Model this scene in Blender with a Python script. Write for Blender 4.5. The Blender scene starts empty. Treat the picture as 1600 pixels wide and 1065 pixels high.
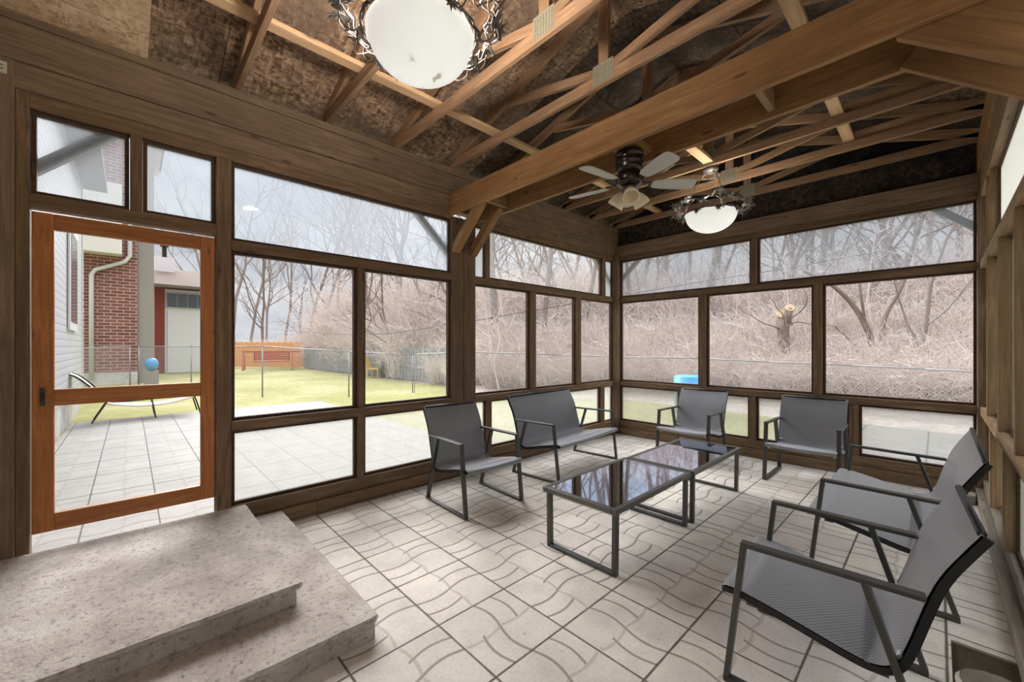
import bpy, bmesh, math, random
from mathutils import Vector, Matrix, noise

random.seed(7)
SC = bpy.context.scene
COL = SC.collection
PI = math.pi
V = Vector

# ------------------------------------------------------------------ node helpers
class NT:
    def __init__(s, name):
        s.m = bpy.data.materials.new(name); s.m.use_nodes = True
        s.t = s.m.node_tree; s.n = s.t.nodes; s.l = s.t.links
        s.n.clear(); s.out = s.n.new('ShaderNodeOutputMaterial')
    def node(s, typ, **kw):
        x = s.n.new(typ)
        for k, v in kw.items(): setattr(x, k, v)
        return x
    def put(s, sock, v):
        if hasattr(v, 'is_output') or isinstance(v, bpy.types.NodeSocket): s.l.new(v, sock)
        elif v is not None: sock.default_value = v
    def math(s, op, a, b=None, c=None, clamp=False):
        x = s.node('ShaderNodeMath', operation=op); x.use_clamp = clamp
        s.put(x.inputs[0], a)
        if b is not None: s.put(x.inputs[1], b)
        if c is not None: s.put(x.inputs[2], c)
        return x.outputs[0]
    def mix(s, f, a, b, typ='MIX'):
        x = s.node('ShaderNodeMix', data_type='RGBA', blend_type=typ)
        s.put(x.inputs[0], f); s.put(x.inputs[6], a); s.put(x.inputs[7], b)
        return x.outputs[2]
    def ramp(s, f, stops):
        x = s.node('ShaderNodeValToRGB'); s.put(x.inputs[0], f)
        e = x.color_ramp.elements
        while len(e) < len(stops): e.new(0.5)
        for i, (p, c) in enumerate(stops):
            e[i].position = p; e[i].color = c if len(c) == 4 else (*c, 1)
        return x.outputs[0]
    def coords(s, kind='Object'):
        return s.node('ShaderNodeTexCoord').outputs[kind]
    def mapping(s, v, scale=(1, 1, 1), loc=(0, 0, 0), rot=(0, 0, 0)):
        x = s.node('ShaderNodeMapping'); s.put(x.inputs[0], v)
        x.inputs[1].default_value = loc; x.inputs[2].default_value = rot; x.inputs[3].default_value = scale
        return x.outputs[0]
    def noise(s, v, scale=5, detail=4, rough=.55, dist=0, dim='3D'):
        x = s.node('ShaderNodeTexNoise'); s.put(x.inputs['Vector'], v)
        x.inputs['Scale'].default_value = scale; x.inputs['Detail'].default_value = detail
        x.inputs['Roughness'].default_value = rough; x.inputs['Distortion'].default_value = dist
        return x.outputs[0]
    def voro(s, v, scale=5, feature='F1', out=0):
        x = s.node('ShaderNodeTexVoronoi', feature=feature); s.put(x.inputs['Vector'], v)
        x.inputs['Scale'].default_value = scale
        return x.outputs[out]
    def sep(s, v):
        x = s.node('ShaderNodeSeparateXYZ'); s.put(x.inputs[0], v); return x.outputs
    def comb(s, a, b, c=0.0):
        x = s.node('ShaderNodeCombineXYZ'); s.put(x.inputs[0], a); s.put(x.inputs[1], b); s.put(x.inputs[2], c); return x.outputs[0]
    def bump(s, h, strength=.3, dist=.01):
        x = s.node('ShaderNodeBump'); x.inputs['Strength'].default_value = strength
        x.inputs['Distance'].default_value = dist; s.put(x.inputs['Height'], h); return x.outputs[0]
    def bsdf(s, color, rough=.6, metal=0, spec=.5, normal=None, **kw):
        x = s.node('ShaderNodeBsdfPrincipled')
        s.put(x.inputs['Base Color'], color if not isinstance(color, tuple) else (*color[:3], 1))
        s.put(x.inputs['Roughness'], rough); s.put(x.inputs['Metallic'], metal)
        x.inputs['Specular IOR Level'].default_value = spec
        if normal is not None: s.put(x.inputs['Normal'], normal)
        for k, v in kw.items(): s.put(x.inputs[k.replace('_', ' ')], v)
        return x.outputs[0]
    def done(s, sh):
        s.l.new(sh, s.out.inputs[0]); return s.m

def lin(r, g, b):
    f = lambda c: (c/255/12.92) if c/255 <= .04045 else ((c/255+.055)/1.055)**2.4
    return (f(r), f(g), f(b), 1)

def wood(name, c1, c2, c3, rough=.65, knots=True, seedrand=True, scale=1.0, spec=.3, value=1.1, sat=.86):
    t = NT(name); v = t.coords()
    oi = t.node('ShaderNodeObjectInfo')
    va = t.node('ShaderNodeVectorMath', operation='ADD')
    rnd = t.math('MULTIPLY', oi.outputs['Random'], 37.0)
    t.put(va.inputs[0], v); t.put(va.inputs[1], t.comb(rnd, rnd, rnd))
    v = va.outputs[0]
    g = t.noise(t.mapping(v, (1.6*scale, 22*scale, 22*scale)), 1.6, 6, .6, .6)
    fine = t.noise(t.mapping(v, (4*scale, 90*scale, 90*scale)), 2.0, 3, .6)
    blot = t.noise(v, 2.2*scale, 4, .6)
    c = t.ramp(g, [(.25, c1), (.55, c2), (.8, c3)])
    c = t.mix(t.math('MULTIPLY', t.ramp(fine, [(.35, (1, 1, 1)), (.6, (0, 0, 0))]), .35), c, c1)
    c = t.mix(t.math('MULTIPLY', t.ramp(blot, [(.42, (1, 1, 1)), (.66, (0, 0, 0))]), .45), c, tuple(x*.62 for x in c2[:3])+(1,))
    if knots:
        kd = t.voro(t.mapping(v, (1.3*scale, 5*scale, 5*scale)), 1.7, 'F1', 0)
        c = t.mix(t.math('MULTIPLY', t.ramp(kd, [(.05, (1, 1, 1)), (.12, (0, 0, 0))]), .75), c, tuple(x*.35 for x in c1[:3])+(1,))
    val = t.math('ADD', .85, t.math('MULTIPLY', oi.outputs['Random'], .3))
    hsv = t.node('ShaderNodeHueSaturation'); t.put(hsv.inputs['Color'], c); t.put(hsv.inputs['Value'], t.math('MULTIPLY', val, value)); hsv.inputs['Saturation'].default_value = sat; hsv.inputs['Hue'].default_value = .508
    return t.done(t.bsdf(hsv.outputs[0], rough, 0, spec, t.bump(t.math('ADD', g, fine), .25, .004)))

M = {}
M['frame'] = wood('brown stained lumber', lin(62, 44, 30), lin(104, 76, 52), lin(134, 102, 74), value=1.75, sat=.84)
M['header'] = wood('dull brown stained board', lin(70, 54, 42), lin(106, 83, 63), lin(128, 102, 78), value=2.1, sat=.86)
M['stop'] = wood('dark reddish stop moulding', lin(56, 34, 22), lin(84, 54, 36), lin(112, 78, 54))
M['truss'] = wood('raw spruce lumber darkened with age', lin(112, 76, 50), lin(156, 112, 78), lin(190, 146, 108))
M['beam'] = wood('warm brown beam lumber', lin(120, 80, 50), lin(166, 118, 76), lin(192, 146, 102), value=1.0, sat=.95)
M['strip'] = wood('pale spruce strip', lin(160, 116, 76), lin(204, 158, 114), lin(226, 186, 142))
M['door'] = wood('orange stained cedar', lin(122, 62, 24), lin(170, 96, 42), lin(198, 124, 64), .45, True, True, 1.3, .4, 1.35, .95)
M['base'] = wood('treated base timber', lin(92, 66, 42), lin(134, 102, 70), lin(164, 132, 98))
M['plate'] = wood('weathered grey plate', lin(92, 82, 72), lin(130, 118, 104), lin(158, 146, 132))
M['stud'] = wood('brown stud lumber', lin(104, 76, 50), lin(150, 114, 78), lin(178, 142, 106), value=1.2)
M['offcut'] = wood('grey weathered offcut', lin(110, 100, 92), lin(150, 142, 134), lin(190, 184, 176))

def osb(name, a, b, c, stain):
    t = NT(name); v = t.coords()
    w = t.node('ShaderNodeVectorMath', operation='ADD'); t.put(w.inputs[0], v)
    nz = t.node('ShaderNodeTexNoise'); t.put(nz.inputs['Vector'], v); nz.inputs['Scale'].default_value = 7; nz.inputs['Detail'].default_value = 2
    sc = t.node('ShaderNodeVectorMath', operation='SCALE'); t.put(sc.inputs[0], nz.outputs[1]); sc.inputs[3].default_value = .045
    t.put(w.inputs[1], sc.outputs[0])
    f1 = t.node('ShaderNodeTexVoronoi'); t.put(f1.inputs['Vector'], t.mapping(w.outputs[0], (44, 15, 24), rot=(0, 0, .3))); f1.inputs['Scale'].default_value = 1.3
    f2 = t.node('ShaderNodeTexVoronoi'); t.put(f2.inputs['Vector'], t.mapping(w.outputs[0], (17, 50, 24), rot=(0, 0, -.4))); f2.inputs['Scale'].default_value = 1.1
    s1 = t.sep(f1.outputs[1])[0]; s2 = t.sep(f2.outputs[1])[1]
    col = t.ramp(t.math('MULTIPLY', t.math('ADD', s1, s2), .5), [(.15, a), (.5, b), (.88, c)])
    big = t.noise(v, 1.1, 5, .65, .8)
    col = t.mix(t.ramp(big, [(.40, (0, 0, 0)), (.64, (1, 1, 1))]), col, stain)
    sp = t.noise(v, 40, 2, .5)
    col = t.mix(t.math('MULTIPLY', t.ramp(sp, [(.62, (0, 0, 0)), (.70, (1, 1, 1))]), .6), col, tuple(x*.4 for x in stain[:3])+(1,))
    hs = t.node('ShaderNodeHueSaturation'); t.put(hs.inputs['Color'], col); hs.inputs['Saturation'].default_value = .8; hs.inputs['Value'].default_value = 1.1
    return t.done(t.bsdf(hs.outputs[0], .8, 0, .2, t.bump(t.math('ADD', s1, s2), .2, .004)))
M['osb'] = osb('strand board sheathing', lin(94, 66, 42), lin(138, 104, 72), lin(178, 144, 108), lin(104, 82, 64))
M['osb_lit'] = osb('lit strand board', lin(196, 154, 104), lin(234, 196, 144), lin(248, 222, 180), lin(206, 168, 120))  # paler copy of the sheathing, bright lighting put into its colour
M['osb_dark'] = osb('mould and shade darkened sheathing', lin(60, 46, 36), lin(88, 68, 52), lin(114, 90, 68), lin(48, 40, 34))  # darker copy for the far sheets: mould plus shade put into the colour
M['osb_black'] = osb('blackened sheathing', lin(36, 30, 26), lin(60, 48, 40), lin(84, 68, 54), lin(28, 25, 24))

# paved floor ---------------------------------------------------------------
def pavers(name, ox, oy, sx, sy, base, dark, groove=.9, rotx=-1.33, wash=0.0):
    t = NT(name); p = t.sep(t.coords())
    u0 = t.math('DIVIDE', t.math('SUBTRACT', p[0], ox), sx); v0 = t.math('DIVIDE', t.math('SUBTRACT', p[1], oy), sy)
    iu = t.math('FLOOR', u0); iv = t.math('FLOOR', v0)
    fu = t.math('SUBTRACT', u0, iu); fv = t.math('SUBTRACT', v0, iv)
    wn = t.node('ShaderNodeTexWhiteNoise', noise_dimensions='2D'); t.put(wn.inputs['Vector'], t.comb(iu, iv))
    r = wn.outputs[0]
    edge = t.math('MINIMUM', t.math('MINIMUM', fu, t.math('SUBTRACT', 1, fu)), t.math('MINIMUM', fv, t.math('SUBTRACT', 1, fv)))
    wob = t.noise(t.coords(), 9, 3, .6)
    edge = t.math('ADD', edge, t.math('MULTIPLY', t.math('SUBTRACT', wob, .5), .012))
    joint = t.ramp(edge, [(.006, (1, 1, 1)), (.016, (0, 0, 0))])
    # swap direction of the stamped pattern per slab
    side = t.math('GREATER_THAN', t.math('ADD', iu, t.math('MULTIPLY', t.math('GREATER_THAN', r, .8), 3)), round((rotx-ox)/sx)-.5)
    a = t.math('ADD', t.math('MULTIPLY', fv, t.math('SUBTRACT', 1, side)), t.math('MULTIPLY', fu, side))  # along groove
    b = t.math('ADD', t.math('MULTIPLY', fu, t.math('SUBTRACT', 1, side)), t.math('MULTIPLY', fv, side))  # across
    def wave(al, ac, pos, amp, width, lo, hi):
        s = t.math('MULTIPLY', t.math('SINE', t.math('MULTIPLY', al, 2*PI)), amp)
        dd = t.math('ABSOLUTE', t.math('SUBTRACT', ac, t.math('ADD', s, pos)))
        m = t.ramp(t.math('DIVIDE', dd, width), [(.45, (1, 1, 1)), (1.0, (0, 0, 0))])
        m = t.math('MULTIPLY', m, t.math('GREATER_THAN', al, lo)); return t.math('MULTIPLY', m, t.math('LESS_THAN', al, hi))
    g = wave(a, b, .5, .05, .022, 0, 1)
    g = t.math('MAXIMUM', g, wave(a, b, .26, .05, .020, .48, 1))
    g = t.math('MAXIMUM', g, wave(a, b, .76, .05, .020, 0, .5))
    g2 = t.math('MAXIMUM', wave(b, a, .5, .04, .024, .02, .5), wave(b, a, .48, -.04, .024, .52, .98))
    gr = t.math('MAXIMUM', t.math('MULTIPLY', g, groove), t.math('MULTIPLY', g2, groove*.45))
    wash_n = t.noise(t.coords(), 3.0, 5, .6)
    col = t.mix(r, base[0], base[1])
    wn2 = t.node('ShaderNodeTexWhiteNoise', noise_dimensions='2D'); t.put(wn2.inputs['Vector'], t.comb(t.math('ADD', iu, 31), iv))
    col = t.mix(t.math('MULTIPLY', wn2.outputs[0], .8), col, base[2])
    # four bricks stamped in each slab differ a little
    wn3 = t.node('ShaderNodeTexWhiteNoise', noise_dimensions='3D')
    t.put(wn3.inputs['Vector'], t.comb(iu, iv, t.math('ADD', t.math('FLOOR', t.math('MULTIPLY', fu, 2)), t.math('MULTIPLY', t.math('FLOOR', t.math('MULTIPLY', fv, 2)), 3))))
    col = t.mix(t.math('MULTIPLY', wn3.outputs[0], .30), col, base[3])
    col = t.mix(t.math('MULTIPLY', t.ramp(wash_n, [(.36, (1, 1, 1)), (.62, (0, 0, 0))]), .6), col, base[3])
    fine = t.noise(t.coords(), 60, 4, .7)
    col = t.mix(t.math('MULTIPLY', t.ramp(fine, [(.30, (1, 1, 1)), (.55, (0, 0, 0))]), .25), col, dark)
    spots = t.voro(t.coords(), 7.5)
    col = t.mix(t.math('MULTIPLY', t.ramp(spots, [(.03, (1, 1, 1)), (.075, (0, 0, 0))]), .55), col, dark)
    col = t.mix(gr, col, dark)
    col = t.mix(joint, col, tuple(x*.42 for x in dark[:3])+(1,))
    if wash: col = t.mix(wash, col, (.9, .89, .87, 1))
    h = t.math('SUBTRACT', t.math('SUBTRACT', 1, joint), t.math('MULTIPLY', gr, .6))
    return t.done(t.bsdf(col, .72, 0, .35, t.bump(t.math('ADD', h, t.math('MULTIPLY', fine, .15)), .5, .006)))
M['floor'] = pavers('stamped wave patio slabs', -1.784, 1.165, .4535, .4585,
                    [lin(232, 226, 219), lin(215, 206, 203), lin(236, 229, 216), lin(188, 179, 173)], lin(142, 130, 120))
M['patio'] = pavers('weathered grey patio slabs', -.9, -.28, .8, .46,
                    [lin(154, 150, 145), lin(142, 138, 133), lin(158, 154, 149), lin(132, 128, 123)], lin(96, 91, 86), .5)

def concrete(name, a, b, c):
    t = NT(name); v = t.coords()
    n1 = t.noise(v, 2.2, 6, .65); n2 = t.noise(v, 34, 5, .7); vo = t.voro(v, 95)
    col = t.ramp(n1, [(.34, a), (.5, b), (.64, c)])
    col = t.mix(t.math('MULTIPLY', t.ramp(n2, [(.30, (1, 1, 1)), (.48, (0, 0, 0))]), .8), col, tuple(x*.42 for x in a[:3])+(1,))
    col = t.mix(t.math('MULTIPLY', t.ramp(vo, [(.12, (1, 1, 1)), (.3, (0, 0, 0))]), .35), col, lin(222, 212, 200))
    pit = t.voro(v, 17)
    col = t.mix(t.math('MULTIPLY', t.ramp(pit, [(.05, (1, 1, 1)), (.10, (0, 0, 0))]), .8), col, tuple(x*.3 for x in a[:3])+(1,))
    h = t.math('ADD', n2, t.math('MULTIPLY', vo, .6))
    return t.done(t.bsdf(col, .85, 0, .25, t.bump(h, .55, .008)))
M['concrete'] = concrete('rough cast concrete', lin(158, 149, 143), lin(187, 178, 172), lin(208, 201, 195))
M['foundation'] = concrete('grey foundation concrete', lin(170, 168, 164), lin(194, 192, 188), lin(210, 208, 204))

def plain(name, col, rough=.5, metal=0, spec=.5, var=.15, nscale=6, bump=0):
    t = NT(name); n = t.noise(t.coords(), nscale, 4, .6)
    c = t.mix(t.math('MULTIPLY', n, var*2), col, tuple(x*.55 for x in col[:3])+(1,))
    nb = t.bump(t.noise(t.coords(), nscale*12, 3, .6), bump, .003) if bump else None
    return t.done(t.bsdf(c, rough, metal, spec, nb))
M['chair_metal'] = plain('gunmetal powder coat', lin(88, 87, 84), .38, .55, .5, .08)
M['chair_tube'] = plain('charcoal sling tube', lin(34, 34, 36), .5, .1, .5, .08)
M['table_metal'] = plain('table gunmetal frame', lin(104, 104, 100), .35, .6, .5, .08)
M['iron'] = plain('antique pewter wrought iron', lin(116, 108, 102), .5, .35, .5, .35, 30)
M['iron_dark'] = plain('dark bronze metal', lin(70, 62, 58), .25, .8, .5, .2, 20)
M['gusset'] = plain('galvanised truss plate', lin(158, 150, 130), .5, .25, .5, .3, 30)
M['blade'] = plain('pale grey fan blade', lin(196, 192, 186), .5, 0, .4, .12)
M['white_vinyl'] = plain('white painted metal', lin(206, 207, 208), .5, 0, .4, .06)
M['soffit'] = plain('cream soffit', lin(214, 210, 202), .6, 0, .3, .06)
M['stucco'] = plain('grey taupe stucco', lin(150, 144, 138), .8, 0, .2, .12)
M['red_siding'] = plain('faded red siding', lin(134, 70, 60), .7, 0, .2, .12)
M['roof'] = plain('brown shingle roof', lin(128, 114, 106), .9, 0, .1, .3, 12)
M['garage'] = plain('white garage door', lin(226, 228, 232), .6, 0, .3, .05)
M['dark_glass'] = plain('dark window glass', lin(86, 96, 104), .1, 0, .6, .4, 1.5)
M['galv'] = plain('galvanised steel', lin(150, 152, 154), .45, .4, .5, .12)
M['cable'] = plain('black cable', lin(60, 58, 60), .6)
M['grey_fence'] = plain('grey weathered fence boards', lin(156, 156, 162), .8, 0, .2, .2, 4)
M['orange_fence'] = plain('orange cedar fence boards', lin(236, 176, 120), .75, 0, .2, .2, 5)
M['red_paint'] = plain('faded red paint', lin(190, 92, 80), .6)
M['blue_plastic'] = plain('blue plastic', lin(84, 158, 214), .4, 0, .4, .08)
M['yellow_plastic'] = plain('yellow plastic', lin(226, 188, 104), .5)
M['black_plastic'] = plain('black cover', lin(44, 44, 46), .6)
M['bark'] = plain('grey brown bark', lin(146, 130, 120), .9, 0, .1, .5, 10, .5)
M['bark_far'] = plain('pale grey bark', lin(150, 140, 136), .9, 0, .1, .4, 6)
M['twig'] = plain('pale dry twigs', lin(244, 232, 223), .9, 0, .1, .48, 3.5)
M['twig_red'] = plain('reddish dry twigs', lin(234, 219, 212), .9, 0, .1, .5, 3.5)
M['cut_wood'] = plain('fresh cut wood', lin(226, 196, 166), .8, 0, .2, .2, 30)
M['log_wood'] = plain('weathered log end', lin(150, 140, 128), .85, 0, .2, .5, 14, .5)
M['soil'] = plain('damp soil', lin(96, 84, 68), .95, 0, .1, .7, 14, .8)
M['chaise_fab'] = plain('cream sling fabric', lin(222, 214, 202), .7)
M['switchplate'] = plain('cream cover plate', lin(206, 200, 186), .5)

def lawn():
    t = NT('spring lawn'); v = t.coords()
    n1 = t.noise(v, .35, 5, .6); n2 = t.noise(v, 5, 5, .7); n3 = t.noise(v, 45, 3, .7)
    c = t.ramp(n1, [(.32, lin(128, 132, 74)), (.48, lin(156, 153, 98)), (.62, lin(178, 168, 126))])
    c = t.mix(t.math('MULTIPLY', t.ramp(n2, [(.36, (1, 1, 1)), (.58, (0, 0, 0))]), .55), c, lin(112, 118, 62))
    c = t.mix(t.math('MULTIPLY', n3, .35), c, lin(176, 170, 136))
    return t.done(t.bsdf(c, .95, 0, .1, t.bump(t.math('ADD', n2, n3), .6, .03)))
M['lawn'] = lawn()
def litter():
    t = NT('leaf litter woodland floor'); v = t.coords()
    n1 = t.noise(v, .9, 6, .7); n2 = t.noise(v, 9, 5, .75)
    c = t.ramp(n1, [(.3, lin(172, 158, 150)), (.5, lin(200, 186, 178)), (.7, lin(220, 208, 200))])
    c = t.mix(t.math('MULTIPLY', t.ramp(n2, [(.34, (1, 1, 1)), (.6, (0, 0, 0))]), .5), c, lin(128, 108, 98))
    return t.done(t.bsdf(c, .95, 0, .1, t.bump(n2, .8, .05)))
M['litter'] = litter()

def sling():
    t = NT('woven charcoal sling'); uv = t.sep(t.coords('UV'))
    a = t.math('SINE', t.math('MULTIPLY', uv[0], 2*PI/.021)); b = t.math('SINE', t.math('MULTIPLY', uv[1], 2*PI/.015))
    w = t.math('MULTIPLY', a, b)
    m = t.ramp(t.math('MULTIPLY_ADD', w, .5, .5), [(.3, (0, 0, 0)), (.7, (1, 1, 1))])
    big = t.noise(t.coords(), 5, 3, .6)
    c = t.mix(m, lin(100, 102, 108), lin(160, 162, 171))
    c = t.mix(t.math('MULTIPLY', big, .3), c, lin(100, 100, 104))
    return t.done(t.bsdf(c, .36, 0, 1.0, t.bump(w, .3, .002), Sheen_Weight=.35, Sheen_Roughness=.4))
M['sling'] = sling()

def pane(name, haze, tint, dirt=.3, nscale=2.5, gloss=.04):
    t = NT(name); v = t.coords()
    tr = t.node('ShaderNodeBsdfTransparent'); tr.inputs[0].default_value = (.97, .98, .98, 1)
    tl = t.node('ShaderNodeBsdfTranslucent'); tl.inputs[0].default_value = tint
    df = t.node('ShaderNodeBsdfDiffuse'); df.inputs[0].default_value = tint
    mx = t.node('ShaderNodeMixShader'); mx.inputs[0].default_value = .15
    t.l.new(tl.outputs[0], mx.inputs[1]); t.l.new(df.outputs[0], mx.inputs[2])
    n = t.noise(t.mapping(v, (1, 1, .45)), nscale, 4, .6)
    f = t.math('MULTIPLY', haze, t.math('ADD', 1-dirt, t.math('MULTIPLY', n, 2*dirt)), clamp=True)
    m2 = t.node('ShaderNodeMixShader'); t.put(m2.inputs[0], f)
    t.l.new(tr.outputs[0], m2.inputs[1]); t.l.new(mx.outputs[0], m2.inputs[2])
    gl = t.node('ShaderNodeBsdfGlossy'); gl.inputs[1].default_value = .05
    m3 = t.node('ShaderNodeMixShader'); m3.inputs[0].default_value = gloss
    t.l.new(m2.outputs[0], m3.inputs[1]); t.l.new(gl.outputs[0], m3.inputs[2])
    return t.done(m3.outputs[0])
M['pane_top'] = pane('hazy vinyl pane', .30, (.40, .43, .48, 1), .3, 2.5, .003)
M['pane_low'] = pane('milky vinyl pane', .42, (.43, .43, .405, 1), .2, 2.5, .01)
M['pane_slot'] = pane('whitened vinyl strip', .8, (.40, .41, .42, 1), .1)
M['pane_clear'] = pane('clear pane', .04, (.8, .8, .8, 1), .2, 2.5, .02)
M['pane_side'] = pane('white vinyl side pane', .9, (.94, .93, .93, 1), .08)
def screen():
    t = NT('insect screen mesh')
    tr = t.node('ShaderNodeBsdfTransparent'); df = t.node('ShaderNodeBsdfDiffuse'); df.inputs[0].default_value = (.16, .15, .15, 1)
    m = t.node('ShaderNodeMixShader'); m.inputs[0].default_value = .07
    t.l.new(tr.outputs[0], m.inputs[1]); t.l.new(df.outputs[0], m.inputs[2]); return t.done(m.outputs[0])
M['screen'] = screen()
def chainlink():
    t = NT('chain link wire mesh'); uv = t.sep(t.coords('UV'))
    def ln(x):
        f = t.math('FRACT', t.math('DIVIDE', x, .075)); d = t.math('ABSOLUTE', t.math('SUBTRACT', f, .5))
        return t.math('LESS_THAN', d, .045)
    m = t.math('MAXIMUM', ln(t.math('ADD', uv[0], uv[1])), ln(t.math('SUBTRACT', uv[0], uv[1])))
    tr = t.node('ShaderNodeBsdfTransparent'); b = t.bsdf(lin(180, 182, 186), .5, .2)
    x = t.node('ShaderNodeMixShader'); t.put(x.inputs[0], m); t.l.new(tr.outputs[0], x.inputs[1]); t.l.new(b, x.inputs[2]); return t.done(x.outputs[0])
M['chainlink'] = chainlink()

def glassblack():
    t = NT('black mirrored table glass'); n = t.noise(t.coords(), 1.5, 2, .5)
    return t.done(t.bsdf(lin(204, 216, 240), t.math('MULTIPLY', n, .06), 1.0, .5))
M['table_glass'] = glassblack()

def bowl(name, strength):
    t = NT(name); v = t.coords()
    n = t.noise(v, 5, 4, .6)
    c = t.mix(t.math('MULTIPLY', t.ramp(n, [(.5, (0, 0, 0)), (.75, (1, 1, 1))]), .25), (.96, .97, .94, 1), (.80, .82, .76, 1))
    d2 = t.noise(t.mapping(v, (15, 15, 15), (3.1, 1.7, .4)), 1, 2, .4)
    p = t.sep(v)
    low = t.math('LESS_THAN', p[2], -.135)
    st = t.math('MULTIPLY', t.ramp(d2, [(.62, (0, 0, 0)), (.70, (.7, .7, .7))]), low)
    c = t.mix(st, c, lin(140, 130, 90))
    s = t.bsdf(c, .35, 0, .5, Emission_Color=c, Emission_Strength=strength)
    return t.done(s)
M['bowl'] = bowl('glowing alabaster glass', .21)
M['shade_glass'] = plain('amber swirl glass', lin(246, 232, 206), .3, 0, .5, .2, 14)

def siding():
    t = NT('white lap siding'); p = t.sep(t.coords())
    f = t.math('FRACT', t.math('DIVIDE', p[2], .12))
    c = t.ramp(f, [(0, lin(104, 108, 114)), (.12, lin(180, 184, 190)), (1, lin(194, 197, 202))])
    return t.done(t.bsdf(c, .6, 0, .3, t.bump(f, .6, .02)))
M['siding'] = siding()
def brick():
    t = NT('red brick wall'); p = t.sep(t.coords())
    b = t.node('ShaderNodeTexBrick'); t.put(b.inputs['Vector'], t.comb(p[1], p[2]))
    b.inputs['Color1'].default_value = lin(112, 66, 58); b.inputs['Color2'].default_value = lin(138, 90, 80)
    b.inputs['Mortar'].default_value = lin(176, 166, 160); b.inputs['Scale'].default_value = 1
    b.inputs['Mortar Size'].default_value = .012; b.inputs['Brick Width'].default_value = .36; b.inputs['Row Height'].default_value = .125
    return t.done(t.bsdf(b.outputs[0], .85, 0, .2))
M['brick'] = brick()

# ------------------------------------------------------------------ mesh helpers
def link(name, bm, mat, parent=None, loc=None, mw=None, smooth=False, bevel=0):
    if bevel:
        bmesh.ops.bevel(bm, geom=[e for e in bm.edges], offset=bevel, segments=1, affect='EDGES')
    bmesh.ops.recalc_face_normals(bm, faces=bm.faces)
    me = bpy.data.meshes.new(name); bm.to_mesh(me); bm.free()
    for m in (mat if isinstance(mat, list) else [mat]): me.materials.append(m)
    if smooth:
        for p in me.polygons: p.use_smooth = True
    o = bpy.data.objects.new(name, me); COL.objects.link(o)
    w = mw if mw is not None else Matrix.Translation(loc or (0, 0, 0))
    if parent is not None:
        o.parent = parent; o.matrix_basis = world_of(parent).inverted() @ w
    else: o.matrix_basis = w
    return o
def world_of(o):
    m = o.matrix_basis.copy()
    while o.parent is not None: o = o.parent; m = o.matrix_basis @ m
    return m
def local(name, bm, mat, parent, mloc=None, **k):
    """mesh given in its parent's own frame"""
    return link(name, bm, mat, parent, mw=world_of(parent) @ (mloc or Matrix()), **k)
def tag(o, label=None, cat=None, group=None, kind=None):
    if label: o['label'] = label
    if cat: o['category'] = cat
    if group: o['group'] = group
    if kind: o['kind'] = kind
    return o
def thing(name, label, cat, loc=(0, 0, 0), rz=0, group=None, kind=None):
    o = bpy.data.objects.new(name, None); COL.objects.link(o); o.empty_display_size = .1
    o.matrix_basis = Matrix.Translation(loc) @ Matrix.Rotation(rz, 4, 'Z')
    return tag(o, label, cat, group, kind)
def dup(root, loc=None, rz=None, label=None, group=None, scale=None):
    r = root.copy(); COL.objects.link(r)
    if loc is not None:
        r.matrix_basis = Matrix.Translation(loc) @ Matrix.Rotation(rz or 0, 4, 'Z') @ (Matrix.Diagonal((*scale, 1)) if scale else Matrix())
    if label: r['label'] = label
    if group: r['group'] = group
    for ch in list(root.children):
        c = ch.copy(); COL.objects.link(c); c.parent = r
        for g in list(ch.children):
            d = g.copy(); COL.objects.link(d); d.parent = c
    return r
def add_box(bm, lo, hi):
    c = [(lo[i]+hi[i])/2 for i in range(3)]; s = [max(abs(hi[i]-lo[i]), 1e-5) for i in range(3)]
    bmesh.ops.create_cube(bm, size=1, matrix=Matrix.Translation(c) @ Matrix.Diagonal((*s, 1)))
def boxbm(lo, hi):
    bm = bmesh.new(); add_box(bm, lo, hi); return bm
def frame_of(d, up):
    x = V(d).normalized(); up = V(up)
    if abs(x.dot(up.normalized())) > .98: up = V((0, 1, 0)) if abs(x.y) < .9 else V((1, 0, 0))
    y = up.cross(x).normalized(); z = x.cross(y).normalized()
    return x, y, z
def bar(name, p0, p1, w, h, mat, parent=None, up=(0, 0, 1), bevel=.003):
    """lumber bar: local X along its length (grain), w across, h along 'up'; p0-p1 is its centre line"""
    p0, p1 = V(p0), V(p1); x, y, z = frame_of(p1-p0, up); L = (p1-p0).length
    m = Matrix((x, y, z)).transposed().to_4x4(); m.translation = (p0+p1)/2
    return link(name, boxbm((-L/2, -w/2, -h/2), (L/2, w/2, h/2)), mat, parent, mw=m, bevel=bevel)
def lum(name, lo, hi, mat, parent=None, bevel=.003):
    """axis-aligned lumber box with grain along its longest side"""
    s = [hi[i]-lo[i] for i in range(3)]; c = V([(lo[i]+hi[i])/2 for i in range(3)]); k = s.index(max(s))
    d = [0, 0, 0]; d[k] = 1; up = (0, 0, 1) if k != 2 else (0, 1, 0)
    x, y, z = frame_of(V(d), up); S = lambda a: abs(V(a).dot(V(s)))
    m = Matrix((x, y, z)).transposed().to_4x4(); m.translation = c
    return link(name, boxbm((-s[k]/2, -S(y)/2, -S(z)/2), (s[k]/2, S(y)/2, S(z)/2)), mat, parent, mw=m, bevel=bevel)
def add_bar(bm, p0, p1, w, h, up=(0, 0, 1)):
    p0, p1 = V(p0), V(p1); x, y, z = frame_of(p1-p0, up)
    m = Matrix((x, y, z)).transposed().to_4x4(); m.translation = (p0+p1)/2
    bmesh.ops.create_cube(bm, size=1, matrix=m @ Matrix.Diagonal(((p1-p0).length, w, h, 1)))
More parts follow.
